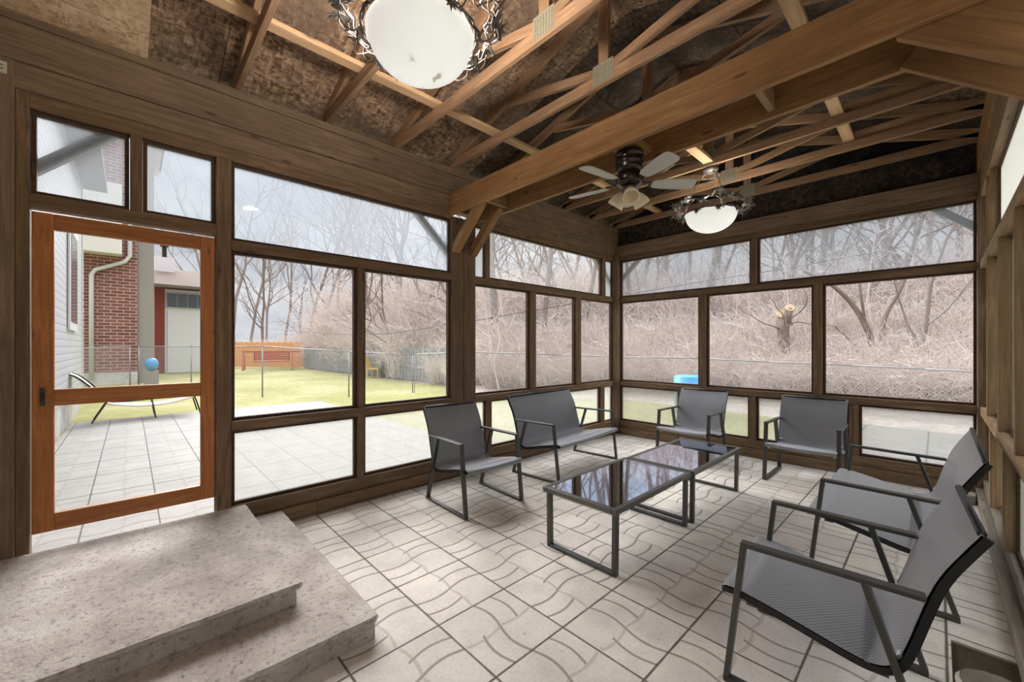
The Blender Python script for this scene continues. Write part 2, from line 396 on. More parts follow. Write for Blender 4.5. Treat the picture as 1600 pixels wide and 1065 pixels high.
def add_tube(bm, pts, r, n=8, closed=False, cap=True):
    pts = [V(p) for p in pts]; N = len(pts); R = r if isinstance(r, (list, tuple)) else [r]*N
    rings = []; prev = None
    for i, p in enumerate(pts):
        a = pts[(i-1) % N] if (closed or i > 0) else p; b = pts[(i+1) % N] if (closed or i < N-1) else p
        d = (b-a).normalized()
        if prev is None:
            u = V((0, 0, 1)) if abs(d.z) < .9 else V((1, 0, 0)); u = (u - d*u.dot(d)).normalized()
        else:
            u = prev - d*prev.dot(d)
            u = u.normalized() if u.length > 1e-6 else d.orthogonal().normalized()
        prev = u; w = d.cross(u)
        rings.append([bm.verts.new(p + (u*math.cos(2*PI*k/n) + w*math.sin(2*PI*k/n))*R[i]) for k in range(n)])
    for i in range(N if closed else N-1):
        A, B = rings[i], rings[(i+1) % N]
        for k in range(n): bm.faces.new((A[k], A[(k+1) % n], B[(k+1) % n], B[k]))
    if cap and not closed:
        bm.faces.new(rings[0][::-1]); bm.faces.new(rings[-1])
def add_lathe(bm, prof, n=32, c=(0, 0, 0)):
    rings = []
    for r, z in prof:
        rings.append([bm.verts.new((c[0]+r*math.cos(2*PI*k/n), c[1]+r*math.sin(2*PI*k/n), c[2]+z)) for k in range(n)] if r > 1e-6 else [bm.verts.new((c[0], c[1], c[2]+z))])
    for A, B in zip(rings, rings[1:]):
        for k in range(n):
            if len(A) == 1 and len(B) == 1: continue
            if len(A) == 1: bm.faces.new((A[0], B[(k+1) % n], B[k]))
            elif len(B) == 1: bm.faces.new((A[k], A[(k+1) % n], B[0]))
            else: bm.faces.new((A[k], A[(k+1) % n], B[(k+1) % n], B[k]))
def spline(pts, n=6):
    out = []; P = [V(p) for p in pts]
    for i in range(len(P)-1):
        p0 = P[max(i-1, 0)]; p1 = P[i]; p2 = P[i+1]; p3 = P[min(i+2, len(P)-1)]
        for k in range(n):
            s = k/n
            out.append(.5*((2*p1)+(p2-p0)*s+(2*p0-5*p1+4*p2-p3)*s*s+(3*p1-p0-3*p2+p3)*s**3))
    out.append(P[-1]); return out

# ------------------------------------------------------------------ main dimensions
XL, XR, YB = -3.72, .28, 5.93          # inner faces of left, right and back walls
Y0 = -1.7                              # the room goes on behind the camera
Z_SILL, Z_MID0, Z_MID1, Z_TOP, Z_HEAD = .875, 2.19, 2.265, 2.875, 3.41
D = .09

# ------------------------------------------------------------------ ground, floor, patio
def slab(name, polys, z0, z1, mat, label, cat, parent=None):
    bm = bmesh.new()
    for (x0, y0, x1, y1) in polys: add_box(bm, (x0, y0, z0), (x1, y1, z1))
    return tag(link(name, bm, mat, parent), label, cat, None, 'structure')
slab('floor', [(XL-.05, Y0, .045, YB+.05), (.045, 2.95, XR+.06, YB+.05)], -.06, 0, M['floor'], 'floor of beige patio slabs stamped with wavy brick lines', 'floor')
slab('ground', [(.045, Y0, XR+.06, 2.95)], -.14, -.012, M['soil'], 'patch of bare brown soil at the end of the slabs', 'ground')
slab('patio', [(-11.35, -.81, XL-.05, 3.68)], -.06, -.002, M['patio'], 'bleached slab patio outside the screen door wall', 'patio').name = 'terrace_path'
slab('path', [(-1.05, YB+.06, 2.6, 9.95)], -.06, -.004, M['patio'], 'pale slab patio outside the back right pane', 'path')
# lawn and the wooded bank: one heightfield each
def field(name, x0, x1, y0, y1, nx, ny, hf, mat, label, cat, keep=None):
    bm = bmesh.new(); g = []
    for j in range(ny+1):
        g.append([bm.verts.new((x0+(x1-x0)*i/nx, y0+(y1-y0)*j/ny, hf(x0+(x1-x0)*i/nx, y0+(y1-y0)*j/ny))) for i in range(nx+1)])
    for j in range(ny):
        for i in range(nx): bm.faces.new((g[j][i], g[j][i+1], g[j+1][i+1], g[j+1][i]))
    if keep:
        kill = [f for f in bm.faces if not keep(f.calc_center_median())]
        bmesh.ops.delete(bm, geom=kill, context='FACES')
    return tag(link(name, bm, mat, smooth=True), label, cat, None, 'structure')
field('lawn', -60, 30, -40, 60, 90, 100, lambda x, y: -.03+.02*noise.noise((x*.3, y*.3, 0)), M['lawn'], 'patchy green and straw coloured lawn', 'lawn',
      lambda c: not (XL < c.x < XR and Y0-.5 < c.y < YB+.5))
def edge_y(x):
    if x > -6.2: return 10.0
    if x > -11.5: return 7.2 + (10.0-7.2)*(x+11.5)/5.3
    return 8.7
def bank(x, y):
    d = y - edge_y(x)
    if d < 0: return -.01 + .12*max(d, -3)
    k = min(1, d/16)
    return -.01 + 2.2*k**1.3 + .2*noise.noise((x*.25, y*.25, 3))*min(1, d/3)
field('hill', -70, 40, 7.0, 70, 110, 84, bank, M['litter'], 'wooded bank covered in brown leaf litter', 'hill')

# ------------------------------------------------------------------ walls: posts and rails
def post(lo, hi, label, mat=None, name='post'):
    return tag(lum(name, lo, hi, mat or M['frame']), label, 'post', None, 'structure')
def rail(lo, hi, label, mat=None, name='trim', cat='rail'):
    return tag(lum(name, lo, hi, mat or M['frame']), label, cat, None, 'structure')
xa, xb = XL-D, XL
# left wall
post((xa-.02, -.62, 0), (xb+.02, -.49, 3.2), 'wide brown wall post at the left picture edge', M['header'])
post((xa, -.49, .0), (xb, -.435, 2.97), 'dark narrow post on the latch side of the screen door')
post((xa, .47, .11), (xb, .565, Z_TOP), 'brown post between the screen door and the first window')
post((xa, .0, 2.365), (xb, .062, Z_TOP), 'short mullion between the two small panes above the door', name='mullion')
post((xa, 1.545, Z_SILL), (xb, 1.605, Z_MID0), 'slim mullion between the two large screens left of the beam post', name='mullion')
post((xa, 1.545, .22), (xb, 1.605, .80), 'slim mullion between the two low panes left of the beam post', name='mullion')
post((xa-.02, 2.60, 0), (xb+.01, 2.757, 2.9), 'front half of the thick twin post under the beam')
post((xa-.02, 2.763, 0), (xb+.01, 2.93, 2.9), 'rear half of the thick twin post under the beam')
post((xa, 3.87, Z_SILL), (xb, 3.975, Z_MID0), 'mullion between the first and second screen past the beam post', name='mullion')
post((xa, 4.86, Z_SILL), (xb, 4.975, Z_MID0), 'mullion between the second and third screen past the beam post', name='mullion')
post((xa, 3.11, .22), (xb, 3.19, .80), 'slim mullion behind the armchair beside the beam post', name='mullion')
post((xa, 5.50, .22), (xb, 5.60, .80), 'low mullion at the far end of the left wall', name='mullion')
post((xa, 3.10, Z_MID1), (xb, 3.16, Z_TOP), 'slim mullion beside the beam post in the top row', name='mullion')
post((xa, 5.55, Z_MID1), (xb, 5.63, Z_TOP), 'mullion near the far corner in the top row', name='mullion')
post((xa, 5.86, 0), (xb+.07, YB+.09, 3.0), 'corner post where left and back walls meet')
rail((xa, -.435, 2.285), (xb, .47, 2.365), 'head rail over the screen door')
rail((xa, .565, Z_MID0), (xb+.005, 2.60, Z_MID1), 'upper rail of the left wall before the beam post')
rail((xa, 2.93, Z_MID0), (xb+.005, 5.86, Z_MID1), 'upper rail of the left wall past the beam post')
rail((xa, .565, .80), (xb+.01, 2.60, Z_SILL), 'sill rail of the left wall before the beam post')
rail((xa, 2.93, .80), (xb+.01, 5.86, Z_SILL), 'sill rail of the left wall past the beam post')
rail((xa, -.435, Z_TOP), (xb, 2.60, 2.97), 'top trim over the left windows before the beam post')
rail((xa, 2.93, Z_TOP), (xb, 5.86, 2.97), 'top trim over the left windows past the beam post')
rail((xa-.01, -.55, 2.965), (xb+.012, YB, 3.12), 'reddish frieze board along the left wall top', M['header'])
for a, b, w in ((-1.7, 2.62, 'near'), (2.625, YB+.09, 'far')):
    tag(lum('beam', (xa-.03, a, 3.12), (xb+.03, b, 3.345), M['header']), f'{w} length of the deep header board above the left windows', 'beam', None, 'structure')
rail((xa-.03, -1.7, 3.345), (xb+.045, YB, 3.41), 'thin top plate along the left header', M['header'])
def basebeam(lo, hi, label): return rail(lo, hi, label, M['base'], 'baseboard_left', 'base beam')
basebeam((xa, .565, .115), (xb+.005, 2.60, .222), 'base beam under the low panes left of the beam post')
basebeam((xa, 2.93, .115), (xb+.005, 5.86, .222), 'base beam under the low panes past the beam post')
# round edged landscape timbers on the floor
def timber(y0, y1, label):
    bm = bmesh.new(); c = [(-.05, 0), (.03, 0), (.05, .025), (.052, .085), (.03, .113), (-.05, .113)]
    L = (y1-y0)/2; A = [bm.verts.new((-L, -p, q)) for p, q in c]; B = [bm.verts.new((L, -p, q)) for p, q in c]
    bm.faces.new(A[::-1]); bm.faces.new(B)
    for i in range(6): bm.faces.new((A[i], A[(i+1) % 6], B[(i+1) % 6], B[i]))
    m = Matrix.Translation((XL-.005, (y0+y1)/2, 0)) @ Matrix.Rotation(PI/2, 4, 'Z')
    return tag(link('timber', bm, M['base'], mw=m), label, 'timber', None, 'structure')
timber(.57, 1.17, 'short end of the floor timber beside the concrete steps')
timber(1.175, 3.9, 'long floor timber under the left wall behind the armchair')
timber(3.905, 5.86, 'floor timber under the left wall behind the loveseat')

# back wall
ya, yb = YB, YB+D
post((-2.355, ya, Z_SILL), (-2.26, yb, Z_MID0), 'mullion left of the cut tree in the back wall', name='mullion')
post((-1.02, ya, Z_SILL), (-.935, yb, Z_MID0), 'mullion right of the cut tree in the back wall', name='mullion')
post((-1.69, ya, Z_MID1), (-1.62, yb, Z_TOP), 'mullion in the top row of the back wall', name='mullion')
post((-2.66, ya, .22), (-2.59, yb, .80), 'low mullion behind the far armchair', name='mullion')
post((-1.71, ya, .22), (-1.635, yb, .80), 'low mullion between the two far armchairs', name='mullion')
post((-.69, ya, .22), (-.61, yb, .80), 'low mullion at the right edge of the far right armchair', name='mullion')
post((.265, ya-.04, 0), (.37, yb, 3.0), 'corner post where back and right walls meet')
rail((XL+.07, ya, Z_MID0), (.265, yb, Z_MID1), 'upper rail of the back wall')
rail((XL+.07, ya-.01, .80), (.265, yb, Z_SILL), 'sill rail of the back wall')
rail((XL+.07, ya, Z_TOP), (.265, yb, 2.95), 'top trim over the back windows')
tag(lum('beam', (XL, ya-.02, 2.95), (.37, yb, 3.12), M['header']), 'header board above the back windows', 'beam', None, 'structure')
rail((XL+.07, ya, .115), (.265, yb, .222), 'base beam under the low back panes', M['base'], 'baseboard_back', 'base beam')
rail((XL+.07, ya-.03, .0), (.265, yb, .113), 'grey floor timber under the back wall', M['base'], 'baseboard_back', 'base timber')
# right wall (open studs)
xs, xt = XR, XR+.085
rail((xs-.03, Y0, .0), (xt, YB-.05, .10), 'grey weathered plate on the floor along the right wall', M['plate'], 'baseboard_right', 'plate')
rail((xs+.02, Y0, .10), (xt, YB-.05, .185), 'upper bleached plate along the right wall', M['plate'], 'baseboard_right', 'plate')
rail((xs, Y0, .80), (xt+.02, YB-.05, Z_SILL), 'sill rail of the right wall', M['stud'])
rail((xs, Y0, Z_MID0), (xt+.02, YB-.05, Z_MID1), 'upper rail of the right wall', M['stud'])
rail((xs, Y0, Z_TOP), (xt, YB-.05, 2.97), 'top trim of the right wall', M['stud'])
rail((xs, Y0, 2.97), (xt, YB, 3.12), 'frieze board of the right wall', M['stud'])
tag(lum('beam', (xs-.02, Y0, 3.12), (xt+.03, YB+.09, 3.41), M['beam']), 'header board above the right wall', 'beam', None, 'structure')
for i, (y, w) in enumerate(((5.16, 'farthest'), (4.26, 'middle'), (3.40, 'nearest'), (2.2, None), (1.0, None))):
    tag(lum('stud', (xs, y, Z_SILL), (xt, y+.045, Z_MID0), M['stud']), f'{w} tall open stud of the right wall' if w else 'tall stud of the right wall beyond the picture edge', 'stud', None, 'structure')
for i, (y, w) in enumerate(((4.9, 'far'), (3.94, 'near'), (2.6, None))):
    tag(lum('stud', (xs, y, .185), (xt, y+.045, .80), M['stud']), f'{w} short stud under the right wall sill' if w else 'short stud under the right wall sill beyond the picture edge', 'stud', None, 'structure')
for i, (y, w) in enumerate(((5.2, 'far'), (5.0, 'second'))):
    tag(lum('stud', (xs+.01*i, y, Z_MID1), (xt, y+.045, Z_TOP), M['stud']), f'{w} top stud of the right wall by the corner', 'stud', None, 'structure')

tag(link('wall_front_blocker', boxbm((XL-.1, Y0-.15, 0), (XR+.4, Y0-.02, 3.6)), M['brick']), 'unseen brick wall added behind the viewer to cut light', 'wall', None, 'structure')  # added out of view so surfaces facing the camera stay darker
tag(link('wall_left', boxbm((XL-.09, Y0, .0), (XL-.03, -.63, 3.12)), M['header']), 'unseen boarding added beside the steps to close off light', 'wall', None, 'structure')  # added out of view, closes the side along with the brick wall
# ------------------------------------------------------------------ windows: stop frame plus pane
WN = [0]
def window(axis, a0, a1, z0, z1, mat, label, fr=.022, cat='window', stop=True):
    WN[0] += 1
    bm = bmesh.new(); pb = bmesh.new()
    def bx(b, u0, u1, w0, w1, d0, d1):
        if axis == 'L': add_box(b, (XL-d1, u0, w0), (XL-d0, u1, w1))
        elif axis == 'B': add_box(b, (u0, YB+d0, w0), (u1, YB+d1, w1))
        else: add_box(b, (XR+d0, u0, w0), (XR+d1, u1, w1))
    d0, d1 = (.03, .075) if axis != 'R' else (.05, .08)
    bx(bm, a0, a1, z0, z0+fr, d0, d1); bx(bm, a0, a1, z1-fr, z1, d0, d1)
    bx(bm, a0, a0+fr, z0+fr, z1-fr, d0, d1); bx(bm, a1-fr, a1, z0+fr, z1-fr, d0, d1)
    o = tag(link(f'window_{WN[0]}', bm, M['stop'], bevel=.002), label, cat, None, 'structure')
    dm = (d0+d1)/2
    bx(pb, a0+.004, a1-.004, z0+.004, z1-.004, dm-.002, dm+.002)
    link('screen' if mat is M['screen'] else 'pane', pb, mat, o)
    return o
G = .003
window('L', -.435+G, 0-G, 2.365+G, Z_TOP-G, M['pane_top'], 'small cloudy pane over the door, left of the two')
window('L', .062+G, .47-G, 2.365+G, Z_TOP-G, M['pane_top'], 'small cloudy pane over the door, right of the two')
window('L', .565+G, 2.60-G, Z_MID1+G, Z_TOP-G, M['pane_top'], 'long cloudy top pane between door and beam post')
window('L', .565+G, 1.545-G, Z_SILL+G, Z_MID0-G, M['screen'], 'large insect screen beside the door with wooden fence beyond')
window('L', 1.605+G, 2.60-G, Z_SILL+G, Z_MID0-G, M['screen'], 'large insect screen beside the beam post')
window('L', .565+G, 1.545-G, .222+G, .80-G, M['pane_low'], 'low milky pane beside the concrete steps')
window('L', 1.605+G, 2.60-G, .222+G, .80-G, M['pane_low'], 'low milky pane behind the near armchair')
window('L', 2.93+G, 3.87-G, Z_SILL+G, Z_MID0-G, M['screen'], 'first insect screen past the beam post')
window('L', 3.975+G, 4.86-G, Z_SILL+G, Z_MID0-G, M['screen'], 'second insect screen past the beam post')
window('L', 4.975+G, 5.86-G, Z_SILL+G, Z_MID0-G, M['screen'], 'last insect screen of the left wall by the corner')
window('L', 2.93+G, 3.10-G, Z_MID1+G, Z_TOP-G, M['pane_slot'], 'narrow whitish slot pane beside the beam post', .012)
window('L', 3.16+G, 5.55-G, Z_MID1+G, Z_TOP-G, M['pane_clear'], 'clear top pane of the left wall past the beam post')
window('L', 5.63+G, 5.86-G, Z_MID1+G, Z_TOP-G, M['pane_slot'], 'narrow whitish slot pane at the far left corner', .012)
window('L', 2.93+G, 3.11-G, .222+G, .80-G, M['pane_low'], 'narrow low milky pane at the foot of the beam post', .012)
window('L', 3.19+G, 5.50-G, .222+G, .80-G, M['pane_low'], 'wide low milky pane behind the left loveseat')
window('L', 5.60+G, 5.86-G, .222+G, .80-G, M['pane_low'], 'narrow low milky pane in the far left corner', .012)
window('B', XL+.07+G, -2.355-G, Z_SILL+G, Z_MID0-G, M['screen'], 'back insect screen with the blue tub beyond')
window('B', -2.26+G, -1.02-G, Z_SILL+G, Z_MID0-G, M['screen'], 'back insect screen with the cut tree beyond')
window('B', -.935+G, .265-G, Z_SILL+G, Z_MID0-G, M['screen'], 'back insect screen with the forked tree beyond')
window('B', XL+.07+G, -1.69-G, Z_MID1+G, Z_TOP-G, M['pane_top'], 'top back pane behind the hanging lamp')
window('B', -1.62+G, .265-G, Z_MID1+G, Z_TOP-G, M['pane_top'], 'top back pane on the right of the back wall')
window('B', XL+.07+G, -2.66-G, .222+G, .80-G, M['pane_low'], 'low back pane in the left corner beside the loveseat')
window('B', -2.59+G, -1.71-G, .222+G, .80-G, M['pane_low'], 'low back pane behind the far left armchair')
window('B', -1.635+G, -.69-G, .222+G, .80-G, M['pane_low'], 'low back pane behind the far right armchair')
window('B', -.61+G, .265-G, .222+G, .80-G, M['pane_low'], 'low back pane in the right corner showing the slab patio')
window('R', Y0, 4.99-G, Z_MID1+G, Z_TOP-G, M['pane_side'], 'long white vinyl pane at the top of the right wall')
window('R', 5.05, YB-.05, Z_MID1+G, Z_TOP-G, M['pane_side'], 'short white vinyl pane at the right wall corner')
window('R', Y0, YB-.05, Z_SILL+G, Z_MID0-G, M['pane_low'], 'milky vinyl behind the tall studs of the right wall')
window('R', Y0, 3.93, .185+G, .80-G, M['pane_low'], 'near low pane under the right wall sill')
window('R', 3.99, YB-.05, .185+G, .80-G, M['pane_low'], 'far low pane under the right wall sill')

# ------------------------------------------------------------------ screen door
dr = thing('door_1', 'orange cedar screen door with a middle rail', 'door', (XL-.03, -.43, .32), 0, None, 'structure')
def dpart(name, y0, y1, z0, z1, mat=None, x0=XL-.05, x1=XL-.01): return lum(name, (x0, y0, z0), (x1, y1, z1), mat or M['door'], dr)
dpart('stile', -.428, -.338, .32, 2.262); dpart('stile', .378, .462, .32, 2.262)
dpart('top_rail', -.338, .378, 2.165, 2.262); dpart('middle_rail', -.338, .378, 1.085, 1.185); dpart('bottom_rail', -.338, .378, .32, .425)
link('screen', boxbm((XL-.033, -.338, 1.185), (XL-.029, .378, 2.165)), M['screen'], dr)
link('screen', boxbm((XL-.033, -.338, .425), (XL-.029, .378, 1.085)), M['screen'], dr)
bm = bmesh.new(); add_box(bm, (XL-.01, -.396, 1.09), (XL-.004, -.374, 1.2)); add_tube(bm, [(XL-.008, -.385, 1.165), (XL+.012, -.385, 1.16), (XL+.014, -.385, 1.12)], .005, 6)
link('latch', bm, M['iron_dark'], dr)
# door jamb liner strip
rail((XL-.08, .462+.004, .115), (XL-.05, .472, 2.28), 'thin jamb strip on the hinge side of the door', M['stop'], 'trim', 'jamb')

# ------------------------------------------------------------------ concrete steps
st = thing('concrete_steps', 'rough concrete entrance steps with two treads', 'steps', (-2.9, -.5, 0))
def stepmesh(x1, y1, z0, z1, lip, name):
    bm = bmesh.new()
    add_box(bm, (XL+.05, Y0, z0), (x1-lip, y1-lip, z1-.028))
    # rounded nosing slab with ragged rim
    n = 40; X0 = XL+.05
    ring = []
    def rim(k, z, inset):
        out = []
        for i in range(n+1): out.append((X0+(x1-X0-.02)*i/n, y1-inset+.006*noise.noise((i*.9, k, 0)), z))
        for i in range(n+1): out.append((x1-inset+.006*noise.noise((i*.8, k+9, 0)), y1-.02-(y1-.02-Y0)*i/n, z))
        out.append((X0, Y0, z)); return out
    rs = [[bm.verts.new(p) for p in rim(k, z, ins)] for k, (z, ins) in enumerate(((z1-.03, .012), (z1-.012, 0), (z1, .012)))]
    for A, B in zip(rs, rs[1:]):
        for i in range(len(A)): bm.faces.new((A[i], A[(i+1) % len(A)], B[(i+1) % len(A)], B[i]))
    bm.faces.new(rs[0]); bm.faces.new(rs[-1])
    return link(name, bm, M['concrete'], st)
stepmesh(-1.905, .905, 0.002, .115, .02, 'lower_tread')
stepmesh(-2.25, .655, .116, .232, .03, 'upper_tread')

# ------------------------------------------------------------------ roof: sheathing, trusses, strips
XC = (XL+XR)/2; PITCH = .31
def zr(x): return 3.44 + PITCH*(2.0-abs(x-XC))          # underside of the rafters
TY = [.60+.662*i for i in range(-3, 9)]
def slope(side, label):
    bm = bmesh.new(); L = 2.42; c = math.sqrt(1+PITCH**2)
    s0 = -.02
    for a, b in ((0, .62), (.626, 1.842), (1.848, L)):
        for (ya_, yb_) in ((Y0, .5), (.504, 2.93), (2.934, 5.36), (5.364, 6.45)):
            vs = []
            for dz in (0, .014):
                for h, y in ((a, ya_), (b, ya_), (b, yb_), (a, yb_)):
                    x = XC + side*h; vs.append(bm.verts.new((x, y, zr(x)+.097+dz)))
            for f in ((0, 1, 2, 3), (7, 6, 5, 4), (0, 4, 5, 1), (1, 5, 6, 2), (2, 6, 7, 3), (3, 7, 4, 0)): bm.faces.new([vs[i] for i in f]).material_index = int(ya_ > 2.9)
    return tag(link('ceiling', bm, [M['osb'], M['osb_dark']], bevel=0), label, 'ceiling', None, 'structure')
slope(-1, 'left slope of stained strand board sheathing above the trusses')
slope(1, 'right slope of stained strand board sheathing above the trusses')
for side, lab in ((-1, 'left'), (1, 'right')):
    bm = bmesh.new(); vs = []
    for dz in (0, .02):
        for h, y in ((-.01, Y0-.02), (2.45, Y0-.02), (2.45, 6.48), (-.01, 6.48)):
            x = XC+side*h; vs.append(bm.verts.new((x, y, zr(x)+.113+dz)))
    for f in ((0, 1, 2, 3), (7, 6, 5, 4), (0, 4, 5, 1), (1, 5, 6, 2), (2, 6, 7, 3), (3, 7, 4, 0)): bm.faces.new([vs[i] for i in f])
    tag(link('roof', bm, M['roof']), f'{lab} slope of the shingle roof', 'roof', None, 'structure')
# gable board wall at the back
bm = bmesh.new()
pl = [(XL-.05, 3.12), (XR+.05, 3.12), (XR+.05, zr(XR)+.09), (XC, zr(XC)+.09), (XL-.05, zr(XL)+.09)]
A = [bm.verts.new((x, YB+.03, z)) for x, z in pl]; B = [bm.verts.new((x, YB+.045, z)) for x, z in pl]
bm.faces.new(A); bm.faces.new(B[::-1])
for i in range(5): bm.faces.new((A[i], A[(i+1) % 5], B[(i+1) % 5], B[i]))
tag(link('wall_back', bm, M['osb_black']), 'blackened board gable above the back windows', 'gable wall', None, 'structure')
# flat board ceiling over the near end
bm = bmesh.new()
for a, b in ((XL, -3.40), (-3.394, -2.18), (-2.174, -.96), (-.954, XR)): add_box(bm, (a, Y0, 3.393), (b, .088, 3.408))
tag(link('ceiling', bm, M['osb_lit']), 'strand board panel at the top left, coloured as brightly lit', 'ceiling panel', None, 'structure')

names = {0: 'roof truss nearest the viewer, crossing beside the board ceiling panel', 1: 'second roof truss, just past the big near lamp', 2: 'third roof truss, with a plate seen right of the near lamp',
         3: 'fourth roof truss, standing right in front of the doubled beam', 4: 'roof truss directly behind the doubled beam', 5: 'roof truss between the beam and the far hanging lamp',
         6: 'roof truss the far lamp hangs against', 7: 'second last roof truss before the back gable', 8: 'last roof truss against the back gable'}
TRUSS_W = .038
def truss(i, y, label):
    t = thing('roof_truss', label, 'roof truss', (XC, y, 3.41), 0, 'roof trusses')
    def b(name, x0, z0, x1, z1, h, dy=0, mat=None): return bar(name, (x0, y+dy, z0), (x1, y+dy, z1), TRUSS_W, h, mat or M['truss'], t)
    b('bottom_chord', XL-.02, 3.455, XR+.02, 3.455, .088)
    c = math.sqrt(1+PITCH**2)
    for s in (-1, 1):
        b('rafter', XC+s*.002, zr(XC)+.047, XC+s*2.40, zr(XC+2.40)+.047, .088, 0)
        b('web', XC+s*.06, 3.52, XC+s*1.06, zr(XC+1.06)+.01, .07)
    bar('king_post', (XC, y, 3.50), (XC, y, zr(XC)+.01), TRUSS_W, .088, M['truss'], t, (1, 0, 0))
    for s in (-1, 1):
        bm = bmesh.new(); add_box(bm, (XC-.09, y+s*(TRUSS_W/2+.001)-.001, 3.425), (XC+.09, y+s*(TRUSS_W/2+.001)+.001, 3.575))
        for k in range(7):
            for q in range(3):
                add_box(bm, (XC-.078+k*.024, y+s*(TRUSS_W/2+.003)-.002, 3.435+q*.045), (XC-.070+k*.024, y+s*(TRUSS_W/2+.003)+.002, 3.468+q*.045))
        link('gusset_plate', bm, M['gusset'], t)
    return t
for k, y in enumerate(TY):
    i = k-3
    if 0 <= i <= 8: truss(i, y, names[i])
# strips along the room, lying on the bottom chords
def strip(x, y0, y1, label, w=.088, h=.036, z=3.502, mat=None, group=None):
    return tag(lum('ceiling_strip', (x-w/2, y0, z), (x+w/2, y1, z+h), mat or M['strip']), label, 'lumber strip', group)
strip(-2.95, .05, 3.2, 'near length of the pale strip lying over the trusses on the left')
strip(-2.95, 3.205, 5.9, 'far length of the pale strip lying over the trusses on the left')
strip(-.61, .09, 5.4, 'pale strip lying over the trusses on the right')
tag(lum('splice_board', (-.57, 4.60, 3.505), (-.01, 4.638, 3.60), M['strip']), 'short upright board with sawn end, nearer of two on the right', 'board')
tag(lum('splice_board', (-.57, 5.262, 3.49), (.01, 5.30, 3.60), M['strip']), 'short upright board with sawn end, farther of two on the right', 'board')
tag(lum('hanger_block', (-1.76, 3.93, 3.41+.03), (-1.66, 4.55, 3.41+.068), M['strip']), 'pale flat block over the far hanging lamp', 'block')
tag(lum('hanger_block', (-1.85, .63, 3.41+.03), (-1.75, 1.24, 3.41+.068), M['strip']), 'flat block over the near hanging lamp', 'block')

# doubled main beam with knee braces
def beam2(y, lab):
    tag(lum('beam', (XL-.02, y, 2.895), (XR, y+.04, 3.135), M['beam']), f'{lab} plank of the doubled main beam', 'beam', None, 'structure')
beam2(2.558, 'front'); beam2(2.934, 'rear')
def brace(p0, p1, w, h, lab): return tag(bar('knee_brace', p0, p1, w, h, M['beam'], None, (0, 0, 1)), lab, 'knee brace', 'knee braces of the beam')
brace((XL+.0, 2.645, 2.52), (-3.24, 2.645, 2.96), .085, .088, 'front knee brace at the left end of the beam')
brace((XL+.0, 2.888, 2.52), (-3.24, 2.888, 2.96), .085, .088, 'rear knee brace at the left end of the beam')
dv = V((1, 0, -.83)).normalized()
def rbrace(y, lab):
    # lower edge starts under the beam and falls to the right wall
    p0 = V((-.135, y, 2.893)); nrm = V((.83, 0, 1)).normalized()
    a = p0 + nrm*.115 - dv*.0; b_ = a + dv*.66
    return tag(bar('knee_brace', a, b_, .038, .23, M['beam'], None, (0, 0, 1)), lab, 'knee brace', 'knee braces of the beam')
rbrace(2.62, 'front wide knee brace at the right end of the beam')
rbrace(2.912, 'rear wide knee brace at the right end of the beam')
for x, lab in ((-3.18, 'left spacer block between the two beam planks'), (-.72, 'right spacer block between the two beam planks')):
    tag(lum('spacer_block', (x-.02, 2.60, 2.93), (x+.02, 2.932, 3.12), M['truss']), lab, 'block')
tag(lum('spacer_block', (-1.72, 2.60, 2.945), (-1.52, 2.932, 3.0), M['beam']), 'mounting block above the ceiling fan', 'block')
# outside knee braces in the wall plane, seen through the top panes
def obrace(p0, p1, lab): tag(bar('knee_brace', p0, p1, .06, .065, M['plate']), lab, 'knee brace', 'outside braces under the eaves')
obrace((XL-.14, -.46, 2.52), (XL-.14, .0, 2.98), 'weathered outside brace beside the pane over the door')
obrace((XL-.14, 2.66, 2.50), (XL-.14, 2.14, 2.98), 'weathered outside brace left of the beam post')
obrace((XL-.14, 5.92, 2.50), (XL-.14, 5.42, 2.98), 'weathered outside brace at the far left corner')
obrace((XL-.08, YB+.16, 2.50), (XL+.44, YB+.16, 2.98), 'weathered outside brace at the left end of the back wall')
obrace((.40, YB+.16, 2.50), (-.12, YB+.16, 2.98), 'weathered outside brace at the right end of the back wall')
# cover plate on the wide wall post
bm = boxbm((XL+.021, -.565, 3.02), (XL+.03, -.515, 3.09)); 
o = tag(link('cover_plate', bm, M['switchplate'], bevel=.003), 'small cream cover plate high on the left wall post', 'cover plate')
bm = bmesh.new()
for q in (3.045, 3.065): add_box(bm, (XL+.03, -.552, q-.004), (XL+.0315, -.528, q+.004))
link('slot', bm, M['plate'], o)

# ------------------------------------------------------------------ hanging lamps
def leaf_shape(bm, m, s=.05):
    lobes = [(0, 0), (.18, -.28), (.42, -.42), (.40, -.16), (.78, -.30), (.66, -.08), (1.0, 0), (.66, .08), (.78, .30), (.40, .16), (.42, .42), (.18, .28)]
    for sgn in (0,):
        top = [bm.verts.new(m @ V((x*s*1.4, y*s*1.5, .12*s*math.sin(x*3)+.002))) for x, y in lobes]
        bot = [bm.verts.new(m @ V((x*s*1.4, y*s*1.5, .12*s*math.sin(x*3)-.002))) for x, y in lobes]
        c1 = bm.verts.new(m @ V((s*.7, 0, .012+.12*s))); c2 = bm.verts.new(m @ V((s*.7, 0, .004)))
        n = len(lobes)
        for i in range(n):
            j = (i+1) % n
            bm.faces.new((c1, top[i], top[j])); bm.faces.new((c2, bot[j], bot[i])); bm.faces.new((top[i], bot[i], bot[j], top[j]))
